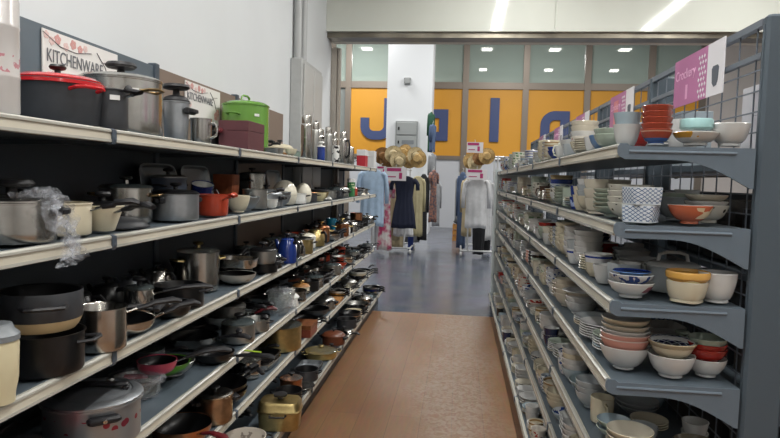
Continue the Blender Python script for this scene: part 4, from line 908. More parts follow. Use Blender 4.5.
stack(Rr, 0, 577, 32, [(lambda R: sqdish('deep_dish', R*1.8, R*.85, K['grey'], K['white'], 5, .8), R*0+.042, 'lower pale square dish left of the slate blue bowl'),
      (lambda R: sqdish('deep_dish', R*1.85, R*.55, K['white'], K['blueband'], 5, .75), .03, 'upper white square dish left of the slate blue bowl')] if False else
      [(lambda R: sqdish('deep_dish', R*1.8, .06, K['grey'], K['white'], 5, .8), .03, 'lower pale square dish left of the slate blue bowl', 1, 'dish'),
      (lambda R: sqdish('deep_dish', R*1.85, .05, K['white'], K['blueband'], 5, .75), .03, 'upper white square dish left of the slate blue bowl', 1, 'dish')], back=.0)
item(Rr, 0, 620, 40, 16, lambda R, H: bowl('serving_dish', R, .045, K['white'], foot=.6), 'wide white serving dish behind the slate blue bowl', 'dish', back=.12, row='back')
item(Rr, 0, 633, 34, 22, lambda R, H: sqdish('square_bowl', R*1.7, H*.8, K['red'], K['white'], 6, .75), 'red square bowl with white inside against the wire grid', 'bowl', end=.2, row='back')
# second shelf
lat = K['lattice']
def sqstack(R): return sqdish('square_bowl', R*1.85, .047, lat, K['white'], 7, .94)
stack(Rr, 1, 606, 40, [(lambda R: sqdish('deep_dish', R*1.9, .052, K['ivory'], K['white'], 4, .8), .034, f'{n} thick pinkish white dish in the stack at second shelf edge', 1, 'dish') for n in ('lowest', 'middle', 'upper')], back=.0)
stack(Rr, 1, 641, 35, [(lambda R: sqstack(R*.95), .0505, 'lower square bowl with blue lattice on the second right shelf'), (lambda R: sqstack(R*.95), .03, 'upper square bowl with blue lattice on the second right shelf')], end=.01)
item(Rr, 1, 690, 48, 17, lambda R, H: bowl('rice_bowl', R, H, ceramic('glaze_orange_rabbit', '#c4694a', pat='blotch', pcol='#d9c9a8', z0=.3, z1=.9, k=6), K['white'], .4), 'orange bowl with pale round motifs in front of the white-blue bowls', 'bowl', end=.0, rscale=.88)
stack(Rr, 1, 721, 42, [(lambda R: bowl('soup_bowl', R, R*.82, K['dotted'], K['white'], .5), .032, 'lower deep white bowl with dark dashes right of the orange bowl'), (lambda R: bowl('soup_bowl', R, R*.5, ceramic('glaze_navy_rim', '#c9c9c6', bands=((.0, .35, '#232e62'),)), K['white'], .6), .022, 'middle white bowl with navy band in stack near the post', .97),
      (lambda R: bowl('soup_bowl', R, R*.45, K['ivory'], K['white'], .6), .02, 'topmost ivory bowl in the stack near the post, second shelf', .95)], end=.1, row='back')
stack(Rr, 1, 677, 40, [(lambda R: bowl('soup_bowl', R, .07, K['grey'], K['white'], .5), .03, 'pale grey bowl behind the orange bowl'), (lambda R: bowl('soup_bowl', R, .052, K['celadon'], K['white'], .5), .022, 'pale green bowl resting behind and above the orange bowl')], end=.2, row='back')
stack(Rr, 1, 577, 15, [(lambda R: cup('tea_cup', R, .05, ceramic('glaze_cobalt_figured', '#263a80', pat='floral', pcol='#93a2c8', k=8), K['white'], .8), .046, f'{n} cobalt blue cup in the cup stack on the second right shelf', 1, 'cup') for n in ('lower', 'upper')], back=.0)
# third shelf
stack(Rr, 2, 631, 44, [(lambda R: bowl('rice_bowl', R, R*.68, ceramic('glaze_white_berry', '#cfcfcc', pat='blotch', pcol='#8a4f58', z0=.4, z1=.8, k=5), K['white'], .5), .03, 'white bowl with a small red flower at third shelf corner'),
      (lambda R: bowl('rice_bowl', R, R*.6, K['bluefloral'], K['white'], .5), .03, 'blue-flowered white bowl on the red-flower bowl', .96), (lambda R: bowl('rice_bowl', R, .014, ceramic('glaze_sky_blue', '#6d93c4'), K['blue'], .6), .015, 'sky blue shallow dish on the blue-flowered bowl', .84, 'dish')], end=.03)
item(Rr, 2, 624, 34, 18, lambda R, H: bowl('octagonal_bowl', R, .08, K['grey'], K['white'], .7, mod=facet(8)), 'pale grey octagonal bowl behind the blue-flowered bowls', 'bowl', end=.17, row='back')
stack(Rr, 2, 687, 38, [(lambda R: sqdish('square_bowl', R*1.9, R*1.05, K['cream'], K['white'], 3.2, .78), .026, 'rounded square cream bowl under the mustard yellow dish'), (lambda R: sqdish('square_bowl', R*1.85, .045, ceramic('glaze_butter', '#cfbf8c'), K['cream'], 3.2, .8), .032, 'butter-coloured bowl nested beneath the yellow dish', .98),
      (lambda R: part('round_dish', MB().lathe([(0, .002), (R*.9, 0), (R*1.08, .01), (R*1.1, .024), (R*1.06, .028), (R*1.0, .02), (0, .014)], 34), K['yellow']), .02, 'mustard yellow flat dish laid on cream bowls, third right shelf', 1, 'dish')], end=.0)
item(Rr, 2, 727, 36, 28, lambda R, H: bowl('deep_bowl', R, H, K['white'], foot=.6), 'plain white deep bowl by the post on the third right shelf', 'bowl', end=.02)
item(Rr, 2, 672, 50, 26, lambda R, H: stockpot('casserole_pot', R, H, K['grey'], K['white'], K['white'], K['grey'], dome=.12, knob='bar'), 'pale grey ceramic casserole at the back of third right shelf', 'casserole', end=.16, row='back')
# fourth shelf
stack(Rr, 3, 624, 48, [(lambda R: bowl('soup_bowl', R, R*.95, K['white'], K['white'], .42), .036, 'white bowl at the bottom of the pink stack, fourth shelf corner'), (lambda R: bowl('soup_bowl', R, R*.8, K['pink'], K['white'], .45), .015, 'lower pink-banded bowl in the corner stack'), (lambda R: bowl('soup_bowl', R, R*.8, K['pink'], K['white'], .45), .015, 'upper pink-banded bowl in the corner stack'),
      (lambda R: bowl('soup_bowl', R, R*.6, K['darkred'], K['white'], .5), .018, 'dark red bowl in the corner stack above the pink ones', .98), (lambda R: bowl('soup_bowl', R, R*.5, K['white'], K['white'], .5), .015, 'white bowl directly above the dark red one', .97),
      (lambda R: bowl('soup_bowl', R, R*.5, K['ivory'], K['white'], .5), .018, 'ivory bowl second from top of the pink stack', .97), (lambda R: bowl('soup_bowl', R, R*.5, K['cream'], K['white'], .5), .018, 'cream bowl topmost on the pink stack, fourth shelf corner', .97)], end=.07)
stack(Rr, 3, 671, 46, [(lambda R: bowl('facetted_bowl', R, R*.95, K['white'], K['white'], .5, mod=facet(12)), .05, 'white facetted bowl in the middle of fourth right shelf'), (lambda R: bowl('soup_bowl', R, .05, K['cream'], K['white'], .55), .022, 'cream bowl nested in the white facetted bowl', .93),
      (lambda R: bowl('shallow_bowl', R, .03, ceramic('glaze_cream_out', '#b5a98c'), ceramic('glaze_navy_print', '#232a4a', pat='lattice', pcol='#aab0bb', k=5, z0=0, z1=1), .6), .02, 'shallow bowl with navy patterned inside topping the facetted stack', 1.02)], end=.02)
stack(Rr, 3, 717, 38, [(lambda R: bowl('soup_bowl', R, R*.95, K['white'], K['white'], .5), .042, 'white bowl beneath the red bowls by the post')]+[(lambda R: bowl('soup_bowl', R, .04, K['red'], K['white'], .6), .015, f'{n} glossy red bowl by the post on fourth right shelf', .99) for n in ('lower', 'upper')]+[(lambda R: bowl('soup_bowl', R, .04, K['celadon'], K['celadon'], .6), .02, 'grey-green bowl crowning the red bowls', .95)], end=.05)
item(Rr, 3, 688, 44, 16, lambda R, H: stockpot('casserole_pot', R, .075, ceramic('glaze_dark_green', '#5b6558'), K['celadon'], K['celadon'], None, hk=None, dome=.15), 'dull green lidded casserole at the back of fourth right shelf', 'casserole', end=.2, row='back')
# fifth shelf
stack(Rr, 4, 629, 45, [(lambda R: bowl('soup_bowl', R, R*.55, K['cream'], K['ivory'], .5), .017, f'{n} tan-cream bowl in the front stack of fifth right shelf') for n in ('lowest', 'second', 'middle', 'fourth', 'topmost')], end=.0)
stack(Rr, 4, 697, 46, [(lambda R: bowl('soup_bowl', R, R*.55, K['tan'], ceramic('glaze_dark_in', '#5b5548'), .5), .02, f'{n} brown-rimmed tan bowl near post on fifth right shelf') for n in ('lower', 'middle', 'upper')], end=.0)
item(Rr, 4, 590, 42, 22, lambda R, H: bowl('wide_bowl', R, .05, ceramic('glaze_bluegrey', '#8fa1a6'), ceramic('glaze_bluegrey_in', '#8a9ba0', pat='blotch', pcol='#4c5e66', z0=.1, z1=.9, k=3), .4), 'wide blue-grey bowl with dark brush marks, front of fifth shelf', 'bowl', back=.0)
stack(Rr, 4, 614, 34, [(lambda R: bowl('soup_bowl', R, R*.6, K['celadon'], K['paleblue'], .45), .024, f'{n} grey-green bowl next to the tan-cream stack, fifth shelf') for n in ('lower', 'upper')], end=.2)
item(Rr, 4, 642, 30, 22, lambda R, H: bowl('fluted_bowl', R, .06, K['grey'], foot=.6, mod=flute(16, .02)), 'grey fluted bowl behind the tan-cream stack', 'bowl', end=.16, row='back')
stack(Rr, 3, 581, 38, [(lambda R: bowl('ribbed_bowl', R*.82, .05, K['white'], K['white'], .6, n=60, mod=flute(20, .015)), .022, f'{n} ribbed white bowl in the stack topped by a wide-rimmed one', 1) for n in ('lowest', 'middle', 'upper')]+[(lambda R: plate('rimmed_dish', R, K['ivory'], K['white'], .03), .02, 'wide-rimmed white dish crowning the ribbed bowls', 1, 'dish')], back=.0)
stack(Rr, 2, 598, 26, [(lambda R: cup('deep_bowl', R, .05, K['cream'], K['white'], .75), .03, 'lower plain cream tall bowl left of the flower bowls', 1), (lambda R: cup('deep_bowl', R*1.1, .05, K['blueband'], K['white'], .75), .03, 'white tall bowl with blue band left of the flower bowls', 1)], back=.0)
stack(Rr, 2, 606, 24, [(lambda R: bowl('rice_bowl', R, .05, K['red'], K['white'], .5), .02, f'{n} red bowl behind the cream tall bowls, third right shelf', 1) for n in ('lower', 'upper')], back=.14, row='middle')
stack(Rr, 3, 563, 28, [(lambda R: bowl('soup_bowl', R, .06, ceramic('glaze_stripe_red_base', '#cfd0ce', bands=((0, .3, '#a03028'),), pat='stripes', pcol='#27324f', k=22, z0=.3, z1=.9), K['white'], .5), .03, 'blue-striped white bowl with red foot on the fourth shelf', 1)], back=.12, row='middle')
stack(Rr, 4, 573, 40, [(lambda R: plate('plate', R, K['ivory'], ceramic('glaze_navy_centre', '#c9cac6', pat='floral', pcol='#27326f', z0=0, z1=.5, k=7), .03), .011, f'{n} pale plate in a stack with navy-patterned centres, fifth shelf', 1, 'plate') for n in ('lowest', 'second', 'third', 'topmost')], back=.0)
item(Rr, 5, 566, 28, 16, lambda R, H: bowl('rice_bowl', R, .045, K['paleblue'], K['bluefloral'], .45), 'small white bowl with blue-flowered inside, near front of sixth shelf', 'bowl', back=.0)
# ------------------------------------------------------------------ filling the rest of the shelves
ORD = ['first', 'second', 'third', 'fourth', 'fifth', 'sixth', 'seventh', 'eighth', 'ninth', 'tenth', 'eleventh', 'twelfth', 'thirteenth', 'fourteenth', 'fifteenth', 'sixteenth', 'seventeenth', 'eighteenth', 'nineteenth', 'twentieth',
       'twenty-first', 'twenty-second', 'twenty-third', 'twenty-fourth', 'twenty-fifth', 'twenty-sixth', 'twenty-seventh', 'twenty-eighth', 'twenty-ninth', 'thirtieth'] + [f'thirty-{x}' for x in ('first', 'second', 'third', 'fourth', 'fifth', 'sixth', 'seventh', 'eighth', 'ninth')] + ['fortieth'] + [f'forty-{x}' for x in ('first', 'second', 'third', 'fourth', 'fifth', 'sixth', 'seventh', 'eighth', 'ninth')] + ['fiftieth'] + [f'fifty-{x}' for x in ('first', 'second', 'third', 'fourth', 'fifth')]
PROTO = {}
def proto(key, fn):
    if key in PROTO: return copy_tree(PROTO[key])
    PROTO[key] = o = fn(); return o
def free(side, i, x, y, r):
    return all(math.hypot(a-x, b-y) > r+q+.001 for a, b, q, _, _ in OCC.get((side, i), []))
def inview(x, y, z, m=25):
    u, v, d = proj(x, y, z); return d > .1 and -m < u < 780+m and -m < v < 438+m
PEND = []      # (side, shelf, row, y, [(obj, colour phrase, kind, cat)])
R_ = random.Random(11)
POOL = ['white']*9+['cream']*6+['ivory']*5+['grey']*4+['celadon']*3+['paleblue']*2+['tan']+['brown', 'blue', 'navy', 'red', 'pink', 'blueband', 'bluefloral', 'bluefloral', 'bluestripe', 'redfloral', 'dotted', 'waves', 'tanband', 'tanband', 'greenfloral', 'black']
INSIDE = {'blue': 'white', 'navy': 'white', 'red': 'white', 'brown': 'cream', 'black': 'ivory', 'pink': 'white', 'bluestripe': 'white', 'bluefloral': 'bluefloral', 'lattice': 'white'}
def crock(kind, g):
    a, b = K[g], K[INSIDE.get(g, g)]
    if kind == 'rice bowl': return proto((kind, g), lambda: bowl('rice_bowl', .057, .058, a, b, .42, n=20)), .057, .021, 'bowl'
    if kind == 'soup bowl': return proto((kind, g), lambda: bowl('soup_bowl', .072, .058, a, b, .45, n=22)), .072, .018, 'bowl'
    if kind == 'fluted bowl': return proto((kind, g), lambda: bowl('fluted_bowl', .066, .05, a, b, .5, n=48, mod=flute(12, .03))), .068, .018, 'bowl'
    if kind == 'shallow dish': return proto((kind, g), lambda: bowl('shallow_dish', .075, .032, a, b, .5, n=22)), .075, .014, 'dish'
    if kind == 'square dish': return proto((kind, g), lambda: sqdish('square_dish', .13, .036, a, b, 6, .7)), .072, .019, 'dish'
    if kind == 'plate': return proto((kind, g), lambda: plate('plate', .085, a, b)), .086, .0085, 'plate'
    if kind == 'small plate': return proto((kind, g), lambda: plate('small_plate', .062, a, b, .014, n=24)), .063, .0085, 'plate'
    if kind == 'tea cup': return proto((kind, g), lambda: cup('tea_cup', .04, .06, a, b, .68, n=18)), .04, .034, 'cup'
    if kind == 'tumbler': return proto((kind, g), lambda: cup('tumbler', .036, .085, a, b, .85, n=18)), .036, .07, 'cup'
    if kind == 'mug':
        def mk():
            t = empty('mug'); pr, k = cyl_prof(.04, .085, .003, .038, 0, .004); part('body', MB().lathe(pr, 18, split=k), [a, b], t)
            part('handle', MB().tube([(.038, 0, .07), (.058, 0, .068), (.064, 0, .045), (.056, 0, .022), (.037, 0, .018)], .0045, 6), a, t); return t
        return proto((kind, g), mk), .046, .0, 'mug'
COUNT = {}
def fill_right(i, rsel):
    z = RZ[i]; gap = (RZ[i-1]-.045-z) if i else .3; X0 = XRB if i == 6 else XR
    for row, x0, ymax in (('front', X0+.005, 7.12), ('middle', X0+.15, 3.9), ('back', X0+.27, 2.9)):
        if row != rsel: continue
        y = 1.80; yend = ymax if i < 6 else min(ymax, 6.9)
        while y < yend:
            kinds = ['rice bowl']*5+['soup bowl']*4+['fluted bowl']+['shallow dish']*2+['square dish']*2+['plate']*2+['small plate']*2+['tea cup']*3+['tumbler', 'mug', 'mug']
            if i in (4, 5, 6): kinds += ['plate', 'small plate', 'soup bowl', 'shallow dish']
            if i == 0: kinds += ['tea cup', 'tea cup', 'mug', 'rice bowl', 'small plate']
            kind = R_.choice(kinds); g = R_.choice(POOL[:29]+['bluefloral', 'dotted', 'tanband', 'waves'] if y < 3 else POOL)
            gapx = .012 if kind == 'mug' else 0; sz = {'rice bowl': .057, 'soup bowl': .072, 'fluted bowl': .069, 'shallow dish': .075, 'square dish': .08, 'plate': .086, 'small plate': .063, 'tea cup': .041, 'tumbler': .037, 'mug': .066}[kind]
            x = x0+sz+R_.uniform(0, .015); yc = y+sz
            if x+sz > .787: x = .785-sz
            if not free('R', i, x, yc, sz): y += .012; continue
            if not inview(x, yc, z+.03): y = yc+sz; continue
            if COUNT.get(kind.split()[-1] if kind != 'tea cup' and kind != 'tumbler' else 'cup', 0) > 290: y += .01; continue
            rise = {'rice bowl': .021, 'soup bowl': .018, 'fluted bowl': .018, 'shallow dish': .014, 'square dish': .019, 'plate': .0085, 'small plate': .0085, 'tea cup': .034, 'tumbler': .07, 'mug': .086}[kind]
            hh = {'rice bowl': .058, 'soup bowl': .058, 'fluted bowl': .05, 'shallow dish': .032, 'square dish': .036, 'plate': .02, 'small plate': .016, 'tea cup': .06, 'tumbler': .085, 'mug': .085}[kind]
            nmax = {'rice bowl': 5, 'soup bowl': 5, 'fluted bowl': 4, 'shallow dish': 5, 'square dish': 5, 'plate': 6, 'small plate': 6, 'tea cup': 2, 'tumbler': 1, 'mug': 1}[kind]
            n = R_.randint(max(1, nmax-2), nmax)
            if row != 'front': n = max(1, n-R_.randint(0, 1))
            if yc > 4.6 and kind in ('plate', 'small plate'): n = max(1, n-2)
            while n > 1 and hh+rise*(n-1) > gap-.02: n -= 1
            objs = []; zz = z+.0015; mixed = R_.random() < .3; ra = R_.uniform(-.12, .12)
            for k in range(n):
                gg = R_.choice(POOL[:29]+['blueband', 'redfloral', 'tanband'] if y < 3 else POOL) if mixed else g
                o, _, rs, cat = crock(kind, gg); o.location = (x, yc, zz); o.rotation_euler = (0, 0, R_.uniform(0, 6.28) if kind != 'square dish' else ra); zz += rs
                q = R_.uniform(.98, 1.0) if kind != 'square dish' else 1; o.scale = (q, q, 1)
                objs.append((o, KW[gg], kind, cat)); ck = cat; COUNT[ck] = COUNT.get(ck, 0)+1
            OCC.setdefault(('R', i), []).append((x, yc, sz, kind, row)); PEND.append(('R', i, row, yc, objs)); y = yc+sz+.002
for rw in ('front', 'middle', 'back'):
    for i in range(7): fill_right(i, rw)
# left rack fill
PM = {'steel': STEEL, 'satin steel': SATIN, 'aluminium': ALU, 'black': NONST, 'charcoal': CHAR, 'copper': COPPER, 'gold-coloured': GOLD, 'cream': CREAM, 'white': WHITEE, 'red': REDO, 'dark blue': NAVY, 'pale blue': PALEBL, 'brown': mat('brown_enamel', '#6a3a26', .35), 'grey-green': mat('grey_green_enamel', '#7b8a80', .35)}
LPOOL = ['steel']*5+['satin steel']*3+['aluminium']*2+['black']*8+['charcoal']*4+['copper', 'gold-coloured', 'cream', 'white', 'white', 'red', 'dark blue', 'pale blue', 'brown', 'grey-green']
def pan(kind, c):
    m = PM[c]; dk = NONST if c in ('black', 'charcoal') else m
    def mk():
        if kind == 'frying pan': return frypan('frying_pan', .11, m, NONST, BLACKP, H=.042, L=.15)
        if kind == 'wok': return frypan('wok', .13, m, NONST if c in ('black', 'charcoal', 'red') else SATIN, BLACKP, H=.065, L=.12, deep=True)
        if kind == 'saucepan': return saucepan('saucepan', .08, .085, m, BLACKP, GLASSD if c in ('steel', 'satin steel', 'aluminium') else None, BLACKP, L=.13, im=dk)
        if kind == 'stockpot': return stockpot('stockpot', .1, .11, m, STEEL if c in ('steel', 'satin steel', 'gold-coloured') else GLASSD, BLACKP, BLACKP, dome=.12, im=dk)
        if kind == 'casserole pot': return stockpot('casserole_pot', .105, .075, m, m if c not in ('black', 'charcoal') else GLASSD, BLACKP, BLACKP, dome=.25, hk='box', im=dk)
        if kind == 'open pot': return stockpot('cooking_pot', .095, .08, m, None, hk='loop', im=dk)
        if kind == 'glass lid': return dome_lid('pot_lid', .105, GLASSD, BLACKP, .25)
        if kind == 'metal lid': return dome_lid('pot_lid', .1, m, BLACKP, .25)
        if kind == 'bowl': return bowl('mixing_bowl', .085, .07, m, foot=.5)
        if kind == 'baking tray': return tray('baking_tray', .2, .26, .035, m)
        if kind == 'kettle': return kettle('kettle', .08, .14, m, BLACKP)
    return proto(('L', kind, c), mk)
LR = {'frying pan': (.112, .05, .024, 'pan'), 'wok': (.133, .075, .028, 'pan'), 'saucepan': (.085, .11, 0, 'pan'), 'stockpot': (.105, .15, 0, 'pot'), 'casserole pot': (.11, .13, 0, 'pot'), 'open pot': (.1, .085, 0, 'pot'),
      'glass lid': (.107, .06, 0, 'lid'), 'metal lid': (.102, .06, 0, 'lid'), 'bowl': (.087, .072, .022, 'bowl'), 'baking tray': (.14, .04, .016, 'tray'), 'kettle': (.1, .16, 0, 'kettle')}
def fill_left(i):
    z = LZ[i]; gap = LZ[i-1]-.045-z if i else .3; X0 = XLB if i == 5 else XL
    for row, ymax in (('front', 6.95), ('back', 6.9)):
        y = 1.25 if i < 4 else 1.9
        while y < (ymax if i < 5 else 6.75):
            kinds = {0: ['open pot', 'casserole pot', 'bowl', 'saucepan', 'metal lid'], 1: ['saucepan', 'stockpot', 'casserole pot', 'bowl', 'bowl', 'open pot', 'glass lid', 'metal lid', 'saucepan'],
                     2: ['frying pan', 'stockpot', 'saucepan', 'casserole pot', 'wok', 'kettle', 'frying pan', 'open pot', 'glass lid'], 3: ['frying pan', 'frying pan', 'wok', 'glass lid', 'baking tray', 'casserole pot', 'saucepan', 'open pot'],
                     4: ['frying pan', 'baking tray', 'glass lid', 'wok', 'casserole pot', 'metal lid', 'frying pan'], 5: ['casserole pot', 'baking tray', 'frying pan', 'glass lid', 'metal lid', 'open pot', 'wok']}[i]
            LP = LPOOL[:22] if y < 3.6 else LPOOL; kind = R_.choice(kinds); c = R_.choice(LP)
            if i in (0, 1) and c == 'black': c = R_.choice(['steel', 'satin steel', 'cream', 'aluminium'])
            if i == 1 and y > 4.2: kind = R_.choice(['bowl', 'open pot', 'metal lid', 'casserole pot'])
            r, hh, rise, cat = LR[kind]; s = 1.0
            if y > 3 or row == 'back': s = R_.uniform(.72, .92)
            if hh*s > gap-.02: s = max(.55, (gap-.02)/hh)
            if hh*s > gap-.01: continue
            rr_ = r*s; x = X0+(.02 if i > 1 else -.02)-rr_-R_.uniform(0, .02) if row == 'front' else -1.345-0+rr_+.006
            if i == 0 and row == 'front' and y < 5.9: break
            if i == 0 and row == 'back' and y < 3.3: y = 3.3; continue
            yc = y+rr_
            if not free('L', i, x, yc, rr_): y += .015; continue
            if not inview(x, yc, z+.04, 40): y = yc+rr_; continue
            n = R_.randint(1, 3) if rise and row == 'front' else R_.randint(1, 2) if rise else 1
            while n > 1 and (hh+rise*(n-1))*s > gap-.02: n -= 1
            hl = {'frying pan': .15, 'wok': .12, 'saucepan': .13, 'kettle': .02}.get(kind, 0); a = (R_.uniform(-.25, .25) if row == 'front' and i > 0 else PI/2+R_.uniform(-.12, .12)) if kind in ('stockpot', 'casserole pot', 'open pot') else R_.uniform(-.5, .5)
            if kind in ('stockpot', 'casserole pot', 'open pot') and not (row == 'front' and i > 0) and not (free('L', i, x, yc+.035, rr_) and free('L', i, x, yc-.03, rr_)): y += .02; continue
            if hl:
                ok = False; cand = [R_.choice([-1.2, -.8, -.4, .3, .7, 1.1]) for _ in range(4)]+[-1.45, 1.45, 0, -.2] if row == 'front' else [-.2, .2, -.5, .5, 0, 1.5, -1.5]
                for a in cand:
                    pts = [(x+math.cos(a)*(rr_+hl*s*f), yc+math.sin(a)*(rr_+hl*s*f)) for f in (.25, .55, .85)]
                    if all(free('L', i, px, py, .016) for px, py in pts if px < X0+.02) and (i > 1 or pts[-1][0] < X0+.1): ok = True; break
                if not ok: y += .02; continue
                OCC.setdefault(('L', i), []).extend([(px, py, .014, 'handle', 'h') for px, py in pts])
            zz = z+.0015; objs = []
            for k in range(n):
                cc = c if k == 0 else R_.choice(LP)
                if kind in ('glass lid', 'kettle', 'baking tray') and cc in ('black', ): pass
                o = pan(kind, cc); o.location = (x, yc, zz); o.rotation_euler = (0, 0, a+(R_.uniform(-.04, .04) if kind != 'baking tray' else -a+R_.uniform(-.03, .03))); o.scale = (s, s, s)
                objs.append((o, ('smoked' if kind == 'glass lid' else cc), {'metal lid': 'domed lid', 'bowl': 'mixing bowl'}.get(kind, kind), cat)); zz += rise*s
            OCC.setdefault(('L', i), []).append((x, yc, rr_, kind, row)); PEND.append(('L', i, row, yc, objs)); y = yc+rr_+.004
for i in range(6): fill_left(i)
# every filled-in piece gets a label from its shelf, its row and its place in that row
rows = {}
for p in PEND: rows.setdefault(p[:3], []).append(p)
for (side, i, row), ps in rows.items():
    ps.sort(key=lambda p: p[3])
    for k, (_, _, _, y, objs) in enumerate(ps):
        # place among all the pieces standing in this row
        k0 = len([q for q in OCC[(side, i)] if q[4] == row and q[1] < y-1e-6])
        k0 = min(k0, len(ORD)-1); rk = 'right' if side == 'R' else 'left'
        sh = SN[side][i].replace(' shelf', ''); n = len(objs); seen = {}
        for j, (o, c, kind, cat) in enumerate(objs):
            if n == 1: lb = f'{c} {kind}, {ORD[k0]} along {row} row of {rk} {sh} shelf'
            else:
                pos = 'topmost' if j == n-1 else 'lowest' if j == 0 else {1: 'second lowest', 2: 'third lowest', 3: 'fourth lowest', 4: 'fifth lowest', 5: 'sixth lowest'}[j]
                lb = f'{c} {kind}, {pos} in {ORD[k0]} stack along {row} row of {rk} {sh} shelf'
            w_ = lb.split()
            if len(w_) > 16: lb = lb.replace(' along ', ', ').replace(' row of ', ' row, ')
            tag(o, lb, cat, f'{ {"bowl": "bowls", "plate": "plates", "dish": "dishes", "cup": "cups", "mug": "mugs", "pan": "pans", "pot": "pots", "lid": "pot lids", "tray": "baking trays", "kettle": "kettles"}[cat]} on the {rk} rack')
# trays and lids leaning on the back of the left rack's second shelf
for u0, lb in ((150, 'leftmost'), (188, 'middle'), (268, 'third'), (302, 'rightmost')):
    y = solve_y(u0, -1.33, 1.4); o = tray('baking_tray', .2, .32, .02, mat('dull_tray_steel', '#8f9598', .35, .9)); put(o, L, 1, -1.30, y, LZ[1]+.112, tilt=(0, 1.40), occ=False, label=f'{lb} grey metal tray leaning against the back above the second left shelf', cat='tray', group='trays leaning at the back of the left rack')
# ------------------------------------------------------------------ clothing and hats out in the corridor
def cloth(name, c, c2=None, ns=12): return mat(name, c, .85, noise=0 if c2 else .12, col2=c2, nscale=ns)
FAB = dict(navy=cloth('navy_cloth', '#1c2238'), sky=cloth('sky_blue_cloth', '#a9c0d8'), white=cloth('white_cloth', '#cfd0d2'), beige=cloth('beige_cloth', '#b8a98a'), black=cloth('black_cloth', '#1b1c20'), grey=cloth('grey_cloth', '#8d8f92'),
           floral=cloth('pink_flowered_cloth', '#cfc9c6', '#b23a63', 9), green=cloth('dark_green_cloth', '#24503c'), denim=cloth('denim_cloth', '#4b5d7c'), patt=cloth('patterned_cloth', '#4e4a52', '#9a6a58', 22), yellow=cloth('straw_yellow_cloth', '#c2ad62'), cobalt=cloth('cobalt_cloth', '#2a3f86'), olive=cloth('pale_olive_cloth', '#b0a785'))
def garment(kind, w, h, m, seed=1, depth=.07):
    """hangs from z=0 down to -h, shoulders along x"""
    r = random.Random(seed); t = empty(kind); n = 40; ph = r.uniform(0, 6); nf = r.choice([5, 6, 7])
    prof = {'dress': [(0, .28), (.03, .62), (.08, .86), (.22, .74), (.42, .66), (.7, .86), (1, 1.02)], 'shirt': [(0, .28), (.04, .66), (.12, .9), (.5, .84), (1, .88)],
            'trousers': [(0, .8), (.1, .85), (.5, .8), (1, .7)], 'coat': [(0, .3), (.03, .7), (.1, .95), (.5, .86), (1, .98)], 'skirt': [(0, .6), (.1, .7), (.5, .9), (1, 1.05)]}[kind]
    rings = 14; vs = []; fs = []
    def W(s):
        for (a, p), (b, q) in zip(prof, prof[1:]):
            if a <= s <= b: return p+(q-p)*(s-a)/(b-a)
        return prof[-1][1]
    for j in range(rings+1):
        s = (j/rings)**1.3; ww = W(s)*w/2; dd = depth*(.35+.65*min(1, s*4))
        for i in range(n):
            a = 2*PI*i/n; f = 1+.22*min(1, s*1.4)*math.sin(nf*a*2+ph)+.08*math.sin(3*a+6*s+ph)
            vs.append((ww*math.cos(a)*(1+.02*math.sin(nf*a)), dd*math.sin(a)*f, -s*h+.012*math.sin(3*a+ph)*s))
    for j in range(rings):
        for i in range(n): fs.append([j*n+i, j*n+(i+1) % n, (j+1)*n+(i+1) % n, (j+1)*n+i])
    fs.append(list(range(n))); fs.append([rings*n+i for i in range(n)][::-1])
    mb = MB().add(vs, fs)
    part('cloth_body', mb, m, t, ang=180)
    if kind in ('shirt', 'coat', 'dress'):
        L = h*(.55 if kind != 'dress' else .22)
        for sg in (-1, 1):
            part('sleeve', MB().tube([(sg*w*.36, 0, -h*.055), (sg*w*.46, .0, -h*.09-.02), (sg*(w*.52), .005, -.05-L*.5), (sg*(w*.53), .01, -.05-L)], .05, 12, rs=[.045, .052, .05, .045], flat=.8), m, t, ang=180)
    hg = part('hanger', MB().tube([(0, 0, -.015), (0, 0, .03), (.02, 0, .05), (.015, 0, .075), (-.005, 0, .08)], .004, 6).tube([(-w*.3, 0, -.03-.02), (0, 0, -.008), (w*.3, 0, -.03-.02)], .006, 6), WHITEE, t)
    return t
def hat(R, m, band):
    t = empty('straw_hat')
    part('crown_and_brim', MB().lathe([(R, .004), (R*.98, 0), (R*.6, .006), (R*.5, .012), (R*.47, R*.45), (R*.38, R*.55), (0, R*.57), (0, R*.55), (R*.36, R*.53), (R*.45, R*.44), (R*.47, .01), (R*.6, .002), (R*.97, -.004), (R, .004)], 32, mod=lambda a, j, z: (math.cos(a), math.sin(a), .02*math.sin(2*a)*(1 if z < .01 else 0))), m, t)
    part('ribbon', MB().lathe([(R*.505, .012), (R*.49, R*.16), (R*.48, R*.16), (R*.49, .012)], 32), band, t); return t
STRAW = mat('straw', '#c2a26a', .8, noise=.3, nscale=40, bump=.4); STRAW2 = mat('dark_straw', '#8a6238', .8, noise=.3, nscale=40, bump=.4); STRAW3 = mat('pale_straw', '#cdbb93', .8, noise=.2, nscale=40, bump=.4)
